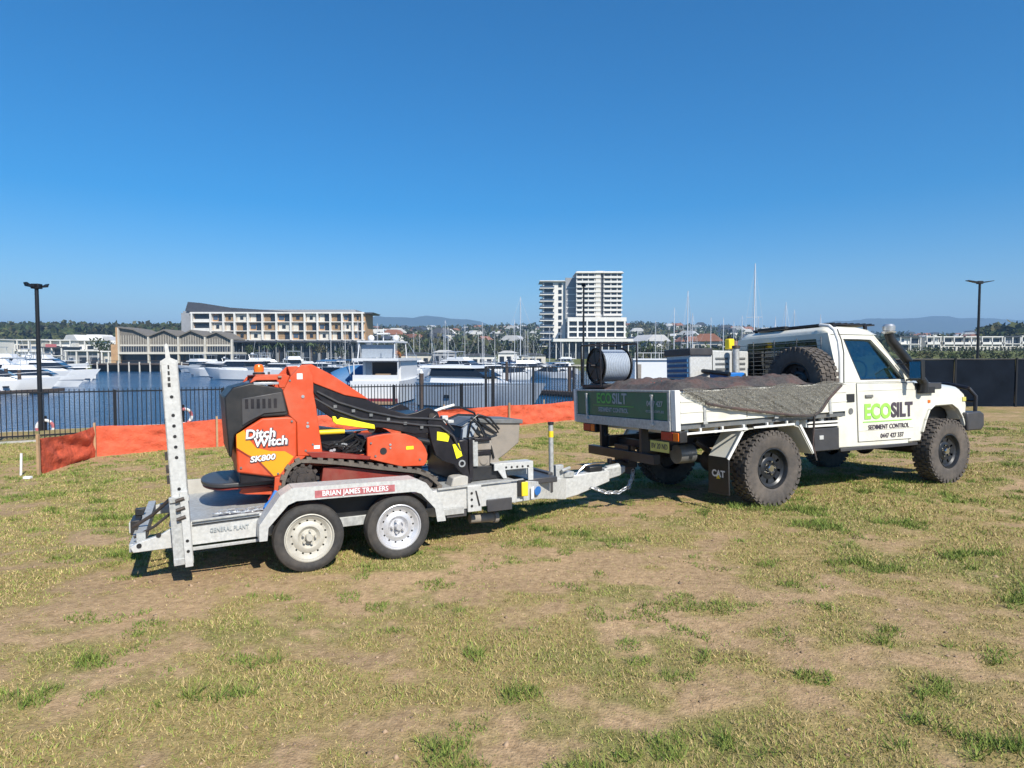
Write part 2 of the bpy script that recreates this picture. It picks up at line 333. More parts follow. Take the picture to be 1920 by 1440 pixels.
gadd = gn.new('ShaderNodeMath'); gadd.operation = 'ADD'; gl.new(g1.outputs['Fac'], gadd.inputs[0]); gl.new(g2.outputs['Fac'], gadd.inputs[1])
gl.new(gadd.outputs[0], gb.inputs['Height']); gl.new(gb.outputs[0], gp.inputs['Normal'])
me = np_mesh('ground', co, q, gm, gcol(co[:, 0], co[:, 1], co[:, 2]))
me.polygons.foreach_set('use_smooth', [True]*len(me.polygons))
tag(inst('ground', me), kind='structure')

# ------------------------------------------------------------------ grass blades
def grass(N, rmin, rmax):
    r = rng.uniform(rmin, rmax, N); t = rng.uniform(R(-45), R(45), N)
    x = r*np.sin(t); y = r*np.cos(t)
    c = cover(x, y); d = fbm(x*1.3+9, y*1.5, 4, 77); dk = fbm(x*4.2+3, y*5.0, 2, 93); keep = (rng.random(N) < np.maximum(np.clip((c-0.39)/0.12, 0.16, 1), np.clip((dk-0.62)/0.08, 0, 1))) & inside(x, y)
    tt = (y-14)-(x+11.5)*0.628; keep &= tt < 0.1
    x, y, r, c, d = x[keep], y[keep], r[keep], c[keep], d[keep]; n = len(x)
    # blades gather in tufts
    d2 = fbm(x*4.2+3, y*5.0, 2, 93); gs = np.clip((d-0.40)/0.14, 0.1, 1)*np.clip((d2-0.60)/0.10, 0, 1); g = gs*rng.uniform(0.4, 1.2, n) > 0.30
    h = rng.uniform(0.007, 0.024, n)*(1+1.3*g)*(0.7+0.9*np.clip((c-0.45)/0.15, 0, 1)); w = 0.0015*(1+r*0.32)*rng.uniform(0.7, 1.3, n)
    a = rng.uniform(0, 2*np.pi, n); ln = rng.normal(0, 0.75, (n, 2))*h[:, None]*0.8
    z = height(x, y)-0.004
    p0 = np.stack([x-np.cos(a)*w, y-np.sin(a)*w, z], -1); p1 = np.stack([x+np.cos(a)*w, y+np.sin(a)*w, z], -1)
    p2 = np.stack([x+ln[:, 0], y+ln[:, 1], z+h], -1)
    co = np.stack([p0, p1, p2], 1).reshape(-1, 3); q = np.arange(3*n).reshape(-1, 3)
    straw = np.array([0.56, 0.44, 0.19]); brown = np.array([0.36, 0.27, 0.15]); green = np.array([0.10, 0.17, 0.03]); lime = np.array([0.26, 0.30, 0.07])
    u = rng.random((n, 1)); col = np.where(g[:, None], green*(1-u)+lime*u, straw*u+brown*(1-u)); mixg = (rng.random(n) < 0.45)[:, None]; col = np.where(mixg & ~g[:, None], lime, col)
    col = col*rng.uniform(0.75, 1.2, (n, 1)); return co, q, np.repeat(col, 3, 0)
co, q, cl = grass(900000, 2.3, 24)
bm_ = mat('grass_blades', (1, 1, 1), 0.75, 0, 0.0, attr='col', spec=0.25)
tag(inst('grass', np_mesh('grass', co, q, bm_, cl, 3)), 'short patchy grass, part straw and part green, over sandy soil', 'grass', kind='stuff')

# ------------------------------------------------------------------ clods and pebbles
N = 5200; r = rng.uniform(2.3, 15, N); t = rng.uniform(R(-44), R(44), N); x = r*np.sin(t); y = r*np.cos(t); cv = cover(x, y); kp = (cv < 0.47) | (rng.random(N) < 0.15)
x, y, r = x[kp], y[kp], r[kp]; n = len(x); s = rng.uniform(0.004, 0.016, (n, 1, 1))*rng.choice([0.7, 1, 1.6], (n, 1, 1), p=[0.5, 0.4, 0.1])
octa = np.array([[1, 0, 0], [0, 1, 0], [-1, 0, 0], [0, -1, 0], [0, 0, 0.7], [0, 0, -0.6]])[None]+rng.normal(0, 0.16, (n, 6, 3)); co = octa*s+np.stack([x, y, height(x, y)], -1)[:, None]
fq = np.array([[0, 1, 4], [1, 2, 4], [2, 3, 4], [3, 0, 4], [1, 0, 5], [2, 1, 5], [3, 2, 5], [0, 3, 5]])[None]+6*np.arange(n)[:, None, None]
cl = np.array([0.40, 0.28, 0.18])*rng.uniform(0.55, 1.15, (n, 1)); tag(inst('clods', np_mesh('clods', co.reshape(-1, 3), fq.reshape(-1, 3), bm_, np.repeat(cl, 6, 0), 3)), 'small soil clods and pebbles scattered on the bare patches', 'clods', kind='stuff')

# ------------------------------------------------------------------ water
wm = bpy.data.materials.new('marina_water'); wm.use_nodes = True; n = wm.node_tree.nodes; l = wm.node_tree.links
p = n['Principled BSDF']; p.inputs['Base Color'].default_value = (0.004, 0.060, 0.150, 1); p.inputs['Roughness'].default_value = 0.12; p.inputs['IOR'].default_value = 1.33
tc = n.new('ShaderNodeTexCoord'); mp = n.new('ShaderNodeMapping'); mp.inputs['Scale'].default_value = (0.7, 1.3, 1); l.new(tc.outputs['Object'], mp.inputs[0])
nz = n.new('ShaderNodeTexNoise'); nz.inputs['Scale'].default_value = 1.6; nz.inputs['Detail'].default_value = 5; l.new(mp.outputs[0], nz.inputs['Vector'])
n2 = n.new('ShaderNodeTexNoise'); n2.inputs['Scale'].default_value = 0.06; n2.inputs['Detail'].default_value = 3; l.new(mp.outputs[0], n2.inputs['Vector']); mm = n.new('ShaderNodeMath'); mm.operation = 'MULTIPLY'; l.new(nz.outputs['Fac'], mm.inputs[0]); l.new(n2.outputs['Fac'], mm.inputs[1])
b = n.new('ShaderNodeBump'); b.inputs['Strength'].default_value = 1.0; b.inputs['Distance'].default_value = 0.48; l.new(mm.outputs[0], b.inputs['Height']); l.new(b.outputs[0], p.inputs['Normal'])
WL = -3.0
o = MB().grid(lambda u, v: (-1500+3000*u, -200+800*v, WL), 30, 10).build('water', wm, None, 0, 0); tag(o, kind='structure')

# ------------------------------------------------------------------ far hills
def ridge(name, prof, dist, depth, m, seed):
    xs = np.array([p_[0] for p_ in prof]); hs = np.array([p_[1] for p_ in prof])
    az = np.linspace(xs[0], xs[-1], 260); f = np.array([0, 0.25, 0.6, 0.85, 1.0, 0.6, 0]); dd = np.array([0, 0.2, 0.45, 0.7, 0.85, 0.95, 1.0])
    A, D = np.meshgrid(az, np.linspace(0, 1, 22)); hh = np.interp(A, xs, hs)*np.interp(D, dd, f)
    yy = dist+depth*D; X = A*yy; X = X; Z = -5+hh*(1+0.25*(fbm(X/260, yy/260, 4, seed)-0.5))+(fbm(X/90, yy/90, 3, seed+3)-0.5)*14*np.interp(D, dd, f)
    co = np.stack([X, yy, Z], -1).reshape(-1, 3); nt = 260; i = np.arange(21)[:, None]; j = np.arange(nt-1)[None]
    q = np.stack([i*nt+j, i*nt+j+1, (i+1)*nt+j+1, (i+1)*nt+j], -1).reshape(-1, 4)
    me = np_mesh(name, co, q, m); me.polygons.foreach_set('use_smooth', [True]*len(me.polygons)); tag(inst(name, me), kind='structure')
hm = mat('forested_hills', (0.045, 0.06, 0.035), 0.95, 0, 0.35, 0.02, spec=0.1)
ridge('hills', [(-1.2, 230), (-0.8, 215), (-0.66, 205), (-0.58, 180), (-0.48, 235), (-0.36, 250), (-0.31, 275), (-0.26, 295), (-0.21, 315), (-0.15, 300), (-0.11, 308), (-0.05, 265), (0, 190), (0.1, 175), (0.2, 215), (0.28, 225), (0.36, 190), (0.45, 225), (0.55, 275), (0.62, 295), (0.7, 285), (0.8, 275), (1.2, 290)], 3500, 1400, hm, 5)

# ------------------------------------------------------------------ haze
hz = bpy.data.materials.new('haze_air'); hz.use_nodes = True; n = hz.node_tree.nodes; l = hz.node_tree.links; n.remove(n['Principled BSDF'])
pv = n.new('ShaderNodeVolumePrincipled'); pv.inputs['Color'].default_value = (0.40, 0.66, 1.0, 1); pv.inputs['Density'].default_value = 0.00025; pv.inputs['Anisotropy'].default_value = 0.0
l.new(pv.outputs[0], n['Material Output'].inputs['Volume'])
o = MB().box(-9500, 9500, -9500, 9500, -6.5, 420).build('haze', hz, None, 0, 0); tag(o, kind='stuff'); o['label'] = 'pale blue haze hanging over the marina and hills'; o['category'] = 'haze'

# ================================================================== UTILITY TRUCK
U = empty('utility_truck', label='cream single cab utility truck with flat tray, green tailgate and big off road tyres', cat='truck')
U.matrix_world = frame((3.037, 7.385, -0.005), R(24.57), 0.04)
def mir(y): return 2.1-y
# wheels --------------------------------------------------------
def tyre_profile(Rr, Ri, w):
    return [(Ri, 0.03), (Ri+0.012, 0.012), (Ri+0.03, 0.004), ((Rr+Ri)/2-0.01, 0.0), ((Rr+Ri)/2+0.02, -0.003), (Rr-0.055, 0.0), (Rr-0.03, 0.012), (Rr-0.014, 0.04), (Rr-0.012, w/2),
            (Rr-0.014, w-0.04), (Rr-0.03, w-0.012), ((Rr+Ri)/2, w), (Ri, w-0.03)]
off_tyre = MB().lathe(tyre_profile(0.43, 0.225, 0.30), (0, 0, 0), 1, 60)
for k in range(34):
    a = 2*math.pi*k/34
    for row, (h0, h1, da) in enumerate(((0.006, 0.07, 0), (0.085, 0.145, 0.5), (0.155, 0.215, 0), (0.23, 0.294, 0.5))):
        aa = a+da*2*math.pi/34; st = len(off_tyre.v)
        off_tyre.box(-0.026, 0.026, h0, h1, 0.408, 0.432)
        off_tyre.xf(Matrix.Rotation(aa, 4, 'Y') @ Matrix.Rotation(0.18*(-1)**row, 4, 'Z'), 0) if False else off_tyre.xf(Matrix.Rotation(aa, 4, 'Y'), st)
    st = len(off_tyre.v); off_tyre.box(-0.02, 0.02, -0.004, 0.02, 0.372, 0.415).xf(Matrix.Rotation(a+0.05, 4, 'Y'), st)
off_tyre_me = off_tyre.mesh('tyre', 'dusty_rubber')
def rim_mesh(Ri, w, nh, hr, hrad, disc, m, hub=True):
    mb = MB().lathe([(Ri, 0.03), (Ri+0.004, 0.015), (Ri-0.004, 0.012), (Ri-0.012, 0.03), (Ri-0.02, disc-0.02), (Ri-0.05, disc+0.005), (hr+hrad+0.012, disc), (hr+hrad, disc)], (0, 0, 0), 1, 48)
    # disc face with real holes: ring sectors left open round each hole
    seg = nh*4; r0, r1 = hr-hrad, hr+hrad
    for k in range(seg):
        if k % 4 == 0: continue
        a0, a1 = 2*math.pi*k/seg, 2*math.pi*(k+1)/seg
        vs = [(r*math.cos(a), disc+(0 if r == r1 else 0.006), r*math.sin(a)) for r, a in ((r0, a0), (r0, a1), (r1, a1), (r1, a0))]
        vs += [(v[0], v[1]+0.006, v[2]) for v in vs]; mb.add(vs, [[0,1,2,3],[7,6,5,4],[0,4,5,1],[1,5,6,2],[2,6,7,3],[3,7,4,0]])
    mb.lathe([(r0, disc+0.006), (r0-0.012, disc-0.004), (r0-0.04, disc-0.008), (hr*0.45, disc+0.02), (hr*0.36, disc+0.018), (0.001, disc+0.018)], (0, 0, 0), 1, 48)
    mb.lathe([(Ri-0.02, disc), (Ri-0.02, w-0.05)], (0, 0, 0), 1, 48)
    return mb.mesh('rim', m)
def hub_mesh(n, r, disc, m, hr):
    mb = MB().lathe([(hr, disc+0.02), (hr, disc-0.03), (hr*0.8, disc-0.045), (0.001, disc-0.045)], (0, 0, 0), 1, 20)
    for k in range(n):
        a = 2*math.pi*k/n+0.3; mb.cyl((r*math.cos(a), disc+0.01, r*math.sin(a)), (r*math.cos(a), disc-0.022, r*math.sin(a)), 0.011, 6)
    return mb.mesh('hub', m)
back_me = MB().lathe([(0.2, 0.16), (0.001, 0.16)], (0, 0, 0), 1, 32).mesh('brake_drum', 'dark_steel')
off_rim = rim_mesh(0.225, 0.3, 8, 0.15, 0.022, 0.085, 'rim_black'); off_hub = hub_mesh(5, 0.075, 0.085, 'chrome', 0.045)
def wheel(parent, x, y, z, tyre, rim, hub, back, side, rot=0.0, name='wheel', extra=None):
    w = empty(name); w.parent = parent; w.location = (x, y, z); w.rotation_euler = (0, rot, 0 if side < 0 else math.pi)
    if tyre is off_tyre_me: w.scale = (1.035, 0.85, 1.035)
    inst('tyre', tyre, w); inst('rim', rim, w); inst('hub', hub, w)
    if back: inst('brake_drum', back, w)
    return w
for x in (0.03, 3.32):
    wheel(U, x, 0.0, 0.445, off_tyre_me, off_rim, off_hub, back_me, -1, 0.3+x)
    wheel(U, x, 2.1, 0.445, off_tyre_me, off_rim, off_hub, back_me, 1, 1+x)
# chassis -------------------------------------------------------
mb = MB()
for y in (0.62, 1.40): mb.box(-1.32, 3.85, y, y+0.08, 0.66, 0.80)
for x in (-1.2, -0.5, 0.4, 1.1, 2.0, 2.7, 3.5): mb.box(x, x+0.07, 0.70, 1.40, 0.68, 0.77)
for y in (0.45, 1.6):
    mb.tube([(-0.75, y, 0.78), (-0.4, y, 0.56), (0, y, 0.50), (0.4, y, 0.56), (0.7, y, 0.76)], 0.035, 6)
mb.box(1.2, 2.6, 0.75, 1.35, 0.5, 0.72); mb.cyl((0.1, 1.05, 0.5), (2.4, 1.05, 0.62), 0.045, 8)
mb.build('chassis', 'black_paint', U, 0.004)
for x in (0.03, 3.32):
    MB().cyl((x, 0.2, 0.43), (x, 1.9, 0.43), 0.055, 10).ball((x, 1.05 if x < 1 else 1.3, 0.43), 0.15, 12, 8, (1, 1, 1)).build('axle', 'dark_steel', U)
mb = MB().box(-1.42, -1.33, 0.35, 1.75, 0.55, 0.66).box(-1.5, -1.2, 0.97, 1.13, 0.44, 0.53).box(-1.38, -1.34, 0.9, 1.2, 0.5, 0.72).cyl((-1.55, 1.05, 0.5), (-1.55, 1.05, 0.56), 0.03, 10)
for y in (0.6, 1.45): mb.box(-1.40, -1.30, y, y+0.05, 0.6, 0.95)
mb.build('tow_bar', 'black_paint', U, 0.004)
MB().cyl((-0.95, 0.55, 0.62), (-0.72, 0.55, 0.62), 0.11, 18).build('air_tank', 'grey_steel', U)
MB().tube([(-0.9, 1.45, 0.62), (-0.3, 1.5, 0.7), (0.6, 1.42, 0.6), (1.8, 1.42, 0.5)], 0.035, 8).build('exhaust_pipe', 'dark_steel', U)
MB().tube([(-1.3, 1.5, 0.93), (-1.36, 1.42, 0.85), (-1.42, 1.34, 0.80), (-1.4, 1.28, 0.83)], 0.01, 6).build('trailer_cable', 'black_plastic', U)
# tray ----------------------------------------------------------
tr = empty('tray'); tr.parent = U; tr.location = (-1.38, 0, 0.99); tr.rotation_euler = (0, -0.02, 0)
X1 = 2.62
MB().box(0, X1, 0, 2.12, -0.03, 0.03).build('tray_floor', 'grey_steel', tr, 0.003)
mb = MB()
for x in np.arange(0.15, X1, 0.42): mb.box(x, x+0.05, 0.05, 2.05, -0.10, -0.03)
mb.build('cross_member', 'white_paint', tr)
for y0, nm in ((-0.022, 'side_gate'), (2.112, 'side_gate')):
    mb = MB().box(0.045, 0.98, y0, y0+0.03, 0.035, 0.385).box(0.99, 1.80, y0, y0+0.03, 0.035, 0.385).box(1.81, X1, y0, y0+0.03, 0.035, 0.385)
    for z in (0.035, 0.15, 0.265, 0.365): mb.box(0.045, X1, y0-0.006, y0, z, z+0.018)
    g = mb.build(nm, 'cream_paint', tr, 0.003)
    for x in (0.35, 1.40, 2.3): MB().box(x, x+0.035, y0-0.016, y0-0.007, 0.02, 0.2).box(x-0.012, x+0.047, y0-0.022, y0-0.007, 0.015, 0.045).build('latch', 'galvanised', g, 0.002)
    for x in (0.983, 1.803): MB().box(x, x+0.004, y0+0.003, y0+0.02, 0.03, 0.38).build('gate_gap', 'black_plastic', g)
MB().box(-0.02, 0.045, -0.02, 0.06, -0.04, 0.40).build('corner_post', 'white_paint', tr, 0.004); MB().box(-0.02, 0.045, 2.06, 2.14, -0.04, 0.40).build('corner_post', 'white_paint', tr, 0.004)
# rope rails under the side
mb = MB()
for (a, b_) in ((0.10, 0.98), (1.08, 1.72)):
    z = -0.075 if a < 0.5 else -0.07
    mb.box(a, b_, -0.028, -0.012, z-0.012, z+0.012)
    for x in np.arange(a+0.2, b_, 0.31): mb.box(x, x+0.022, -0.028, 0.0, z, -0.025)
mb.build('rope_rail', 'white_paint', tr, 0.002)
# tailgate
tg = MB().box(-0.028, -0.004, 0.065, 2.055, 0.07, 0.375).build('tailgate', 'tail_green', tr, 0.003)
mb = MB().box(-0.04, -0.002, 0.06, 2.06, -0.045, 0.065).box(-0.036, -0.002, 0.06, 2.06, 0.376, 0.40).box(-0.036, -0.003, 0.06, 0.10, 0.066, 0.375).box(-0.036, -0.003, 2.02, 2.06, 0.066, 0.375)
mb.build('tailgate_frame', 'galvanised', tg, 0.003)
for y in (0.36, 1.76):
    MB().box(-0.052, -0.030, y-0.014, y+0.014, 0.02, 0.345).box(-0.058, -0.03, y-0.03, y+0.03, 0.005, 0.03).box(-0.056, -0.03, y-0.02, y+0.02, 0.33, 0.35).build('tailgate_latch', 'galvanised_bright', tg, 0.002)
RB = (R(90), 0, R(-90))
text('ECO', 0.18, (-0.031, 1.36, 0.285), RB, 'letter_shaded_green', tg, sx=0.95, bold=0.004)
text('SILT', 0.18, (-0.031, 1.02, 0.285), RB, 'letter_grey', tg, sx=0.95, bold=0.004)  # grey is white lettering with the tailgate's shade mixed into the colour
text('SEDIMENT CONTROL', 0.075, (-0.031, 1.17, 0.145), RB, 'letter_grey', tg, sx=0.9, bold=0.002)
text('0447 427', 0.085, (-0.031, 0.33, 0.245), RB, 'letter_grey', tg, sx=0.9, bold=0.002)
text('ecosilt.com.au', 0.06, (-0.031, 0.33, 0.165), RB, 'letter_grey', tg, sx=0.95)
MB().box(-0.032, -0.029, 0.72, 1.62, 0.196, 0.204).build('decal_line', 'letter_shaded_green', tg)
# tail lamps and plate
for y, w in ((1.60, 0.30), (-0.08, 0.32)):
    h = MB().box(-1.40, -1.30, y, y+w, 0.83, 0.95).build('tail_lamp', 'black_plastic', U, 0.006)
    MB().box(-1.412, -1.401, y+0.11, y+w-0.015, 0.845, 0.935).build('red_lens', 'lamp_red', h, 0.003)
    MB().box(-1.412, -1.401, y+0.012, y+0.10, 0.845, 0.935).build('orange_lens', 'lamp_orange', h, 0.003)
pl = MB().box(-1.405, -1.398, 0.10, 0.43, 0.705, 0.825).build('number_plate', 'plate_yellow', U, 0.002)
text('BV 20 ND', 0.085, (-1.407, 0.265, 0.765), RB, 'letter_dark', pl, sx=0.8)
# mudguards and flaps
for s in (0, 1):
    f = (lambda y: y) if s == 0 else mir
    y0, y1 = sorted((f(-0.015), f(0.32)))
    g = MB().strip([(-0.66, 0.60), (-0.44, 0.90), (-0.36, 0.925), (0.34, 0.935), (0.42, 0.91), (0.64, 0.58)], y0, y1, 0.006).build('mudguard', 'cream_paint', U)
    ye = -0.021 if s == 0 else mir(-0.021)
    for e_ in ([(-0.668, 0.592), (-0.448, 0.892)], [(0.43, 0.93), (0.655, 0.585)]): MB().strip(e_, min(ye, ye+0.012), max(ye, ye+0.012), 0.03).build('guard_edge', 'white_paint', g)
    fl = MB().box(-0.668, -0.655, y0, y1, 0.19, 0.615).box(-0.674, -0.668, y0, y1, 0.19, 0.215).box(-0.674, -0.668, y0, y0+0.02, 0.21, 0.6).build('mud_flap', 'black_plastic', U, 0.003)
    text('CAT', 0.105, (-0.672, (y0+y1)/2+0.0, 0.42), RB, 'letter_white', fl, bold=0.004)
    MB().prism([((y0+y1)/2-0.03, 0.365), ((y0+y1)/2+0.03, 0.365), ((y0+y1)/2, 0.41)], -0.6755, -0.669, 0).build('flap_mark', 'yellow_paint', fl)
# side boxes in front of the rear wheel
for s in (0, 1):
    f = (lambda y: y) if s == 0 else mir
    def bx(mb, x0, x1, a, b_, z0, z1): y0, y1 = sorted((f(a), f(b_))); return mb.box(x0, x1, y0, y1, z0, z1)
    t_ = bx(MB(), 0.72, 1.15, 0.02, 0.42, 0.60, 0.875).build('tool_box', 'charcoal_plastic', U, 0.008)
    bx(MB(), 0.80, 0.87, 0.012, 0.02, 0.74, 0.79).build('box_latch', 'galvanised_bright', t_, 0.002)
    mb = bx(MB(), 0.60, 1.19, 0.03, 0.30, 0.94, 0.962); bx(mb, 0.60, 1.19, 0.02, 0.05, 0.895, 0.92); bx(mb, 0.58, 0.60, 0.02, 0.3, 0.9, 1.04)
    mb.build('step_rail', 'white_paint', U, 0.003)
    mb = bx(MB(), 0.62, 1.17, 0.10, 0.30, 0.93, 1.02)
    for k in range(7): bx(mb, 0.63+k*0.08, 0.68+k*0.08, 0.085, 0.10, 0.945, 1.01)
    mb.build('locker', 'charcoal_plastic', U, 0.003)
# headboard -----------------------------------------------------
hb = MB().tube([(1.19, 0.03, 1.0), (1.20, 0.03, 1.75), (1.21, 0.06, 1.95), (1.24, 0.14, 2.09), (1.27, 0.24, 2.155), (1.30, 0.4, 2.18)], 0.022, 10)
hb.tube([(1.19, 2.07, 1.0), (1.20, 2.07, 1.45)], 0.022, 10)
hb.box(1.17, 1.22, 0.03, 2.07, 1.40, 1.45)
hb = hb.build('headboard', 'white_paint', U)
mb = MB()
for k in range(9): mb.box(1.195, 1.205, 0.3, 1.82, 1.50+k*0.058, 1.508+k*0.058)
for y in (0.3, 0.68, 1.06, 1.44, 1.82): mb.box(1.19, 1.2, y, y+0.01, 1.45, 2.02)
mb.build('window_guard', 'grey_steel', hb)
MB().tube([(1.215, 0.0, 1.05), (1.225, 0.0, 1.8), (1.225, 0.03, 1.96), (1.255, 0.11, 2.10)], 0.008, 6).build('strap', 'black_plastic', hb)
# cab -----------------------------------------------------------
def taper(x, y, z):
    k = max(0, z-1.42)*0.26
    return (x, y+k if y < 1.05 else y-k, z)
cab = MB()
cab.prism([(1.26, 0.60), (2.62, 0.58), (2.62, 1.42), (1.26, 1.43)], 0.12, 1.98)
cab = cab.build('cab_body', 'cream_paint', U, 0.015)
outer = [(1.26, 1.43), (1.30, 1.75), (1.33, 2.07), (1.9, 2.07), (2.16, 2.06), (2.42, 1.74), (2.72, 1.42), (2.0, 1.43)]
inner = [(1.705, 1.465), (1.63, 1.75), (1.575, 1.985), (1.85, 1.985), (2.08, 1.98), (2.32, 1.74), (2.545, 1.465), (2.1, 1.465)]
for y0, y1 in ((0.12, 0.165), (1.935, 1.98)):
    g = MB().ring(outer, inner, y0, y1).map(taper).build('side_pillars', 'cream_paint', U)
    sh = 0.02 if y0 < 1 else -0.02
    MB().prism([(p_[0], p_[1]) for p_ in inner], y0+0.022, y0+0.026).map(taper).build('side_window', 'cab_glass', g)
    ob = [(p_[0]+(p_[0]-2.06)*0.03, p_[1]+(p_[1]-1.72)*0.035) for p_ in inner]; ya = y0-0.004 if y0 < 1 else y1
    MB().ring(ob, inner, ya, ya+0.004).map(taper).build('window_seal', 'black_plastic', g)
    yr = 0.115 if y0 < 1 else 1.975
    MB().strip([(1.33, 2.055), (2.14, 2.045), (2.42, 1.73), (2.70, 1.43)], yr, yr+0.012, 0.022).map(taper).build('rain_gutter', 'cream_paint', g)
# roof: lofted shell, high in the middle
prof = [(1.30, 2.04), (1.31, 2.11), (1.36, 2.155), (1.55, 2.17), (1.95, 2.165), (2.12, 2.14), (2.22, 2.09), (2.24, 2.05)]
def roofp(u, v):
    k = u*(len(prof)-1); i = min(int(k), len(prof)-2); t = k-i; x = prof[i][0]*(1-t)+prof[i+1][0]*t; z = prof[i][1]*(1-t)+prof[i+1][1]*t
    y = 0.27+1.56*v; e = min(v, 1-v)*1.56; return (x, y, 2.055+(z-2.055)*min(1, math.sqrt(max(0, e)/0.10)))
MB().grid(roofp, 21, 24).build('roof', 'cream_paint', U, 0, 60)
mb = MB()
mb.ring([(0.27, 2.07), (1.83, 2.07), (1.98, 1.43), (0.12, 1.43)], [(0.45, 2.0), (1.65, 2.0), (1.74, 1.52), (0.36, 1.52)], 1.28, 1.32, 0).build('cab_rear_wall', 'cream_paint', U)
MB().prism([(0.45, 2.0), (1.65, 2.0), (1.74, 1.52), (0.36, 1.52)], 1.30, 1.305, 0).build('rear_window', 'rear_glass', U)
ws = MB().add([(2.23, 0.33, 2.03), (2.23, 1.77, 2.03), (2.70, 1.85, 1.43), (2.70, 0.25, 1.43)], [[0, 1, 2, 3]]).build('windscreen', 'cab_glass', U, 0, 0)
mb = MB()
for y_ in (0.35, 1.25): MB().box(1.35, 1.50, y_, y_+0.5, 1.45, 1.78).box(1.36, 1.48, y_+0.13, y_+0.37, 1.77, 1.96).build('seat', 'seat_blue', U, 0.03)
MB().box(2.35, 2.68, 0.28, 1.82, 1.40, 1.47).build('dashboard', 'interior', U, 0.02)
MB().tube([(2.22+0.09*math.sin(a)*0.5, 0.62+0.19*math.cos(a), 1.55+0.17*math.sin(a)) for a in np.linspace(0, 2*math.pi, 25)[:-1]], 0.014, 6, True).build('steering_wheel', 'interior', U)
# bonnet and nose
nose = MB()
for y0, y1 in ((0.12, 0.30), (1.80, 1.98)):
    nose.prism([(2.62, 0.60), (2.88, 0.60), (2.95, 0.86), (3.03, 1.00), (3.14, 1.06), (3.52, 1.07), (3.68, 1.00), (3.76, 0.86), (3.87, 0.86), (3.90, 1.06), (3.86, 1.22), (3.74, 1.29), (3.3, 1.33), (2.62, 1.36)], y0, y1)
nose.box(3.72, 3.90, 0.30, 1.80, 0.80, 1.30)
nose.build('front_guard', 'cream_paint', U, 0.02)
bon = MB().grid(lambda u, v: (2.60+1.28*u-0.10*abs(2*v-1)**3*u, 0.14+1.82*v, 1.30+(0.145-0.075*u**2.2)*(1-abs(2*v-1)**5)+(-0.02*u if v in (0, 1) else 0)+0.02*(1-u)), 18, 26)
bon.build('bonnet', 'cream_paint', U, 0, 50)
MB().prism([(2.70, 1.40), (3.32, 1.395), (3.32, 1.31), (2.70, 1.31)], 0.108, 0.13).build('bonnet_side_panel', 'charcoal_plastic', U, 0.004)
for y0, y1 in ((0.085, 0.14), (1.96, 2.015)):
    MB().strip([(2.89, 0.72), (2.96, 0.88), (3.04, 1.02), (3.15, 1.08), (3.52, 1.085), (3.66, 1.01), (3.76, 0.88), (3.80, 0.76)], y0, y1, 0.022).build('wheel_arch_flare', 'cream_paint', U, 0.006)
MB().box(2.92, 3.74, 0.30, 0.50, 0.62, 1.2).build('inner_guard', 'black_plastic', U); MB().box(2.86, 3.62, 1.6, 1.8, 0.62, 1.2).build('inner_guard', 'black_plastic', U)
for y in (0.22, 1.72):
    h = MB().cyl((3.89, y+0.08, 1.14), (3.93, y+0.08, 1.14), 0.09, 20).build('headlight', 'lamp_clear', U)
MB().box(3.80, 3.875, 0.108, 0.13, 1.12, 1.18).build('indicator_lamp', 'plate_yellow', U, 0.003)
MB().box(3.03, 3.08, 0.11, 0.122, 1.12, 1.16).build('side_repeater', 'lamp_orange', U, 0.003)
mb = MB().box(3.90, 3.92, 0.45, 1.65, 0.90, 1.25).build('grille', 'black_plastic', U)
mb = MB().prism([(3.80, 0.70), (4.14, 0.70), (4.20, 0.76), (4.20, 0.93), (4.12, 0.97), (3.80, 0.96)], 0.05, 2.05)
mb.build('front_bumper', 'charcoal_plastic', U, 0.02)
mb = MB()
for y in (0.42, 1.68, 0.12, 1.98): mb.tube([(4.10, y, 0.95), (4.12, y, 1.18), (4.06, y+(0.06 if y < 1 else -0.06), 1.30)], 0.027, 8)
mb.tube([(4.06, 0.18, 1.30), (4.07, 0.48, 1.36), (4.07, 1.62, 1.36), (4.06, 1.92, 1.30)], 0.03, 8).tube([(4.12, 0.12, 1.12), (4.13, 1.98, 1.12)], 0.022, 8)
mb.build('bull_bar', 'black_paint', U)
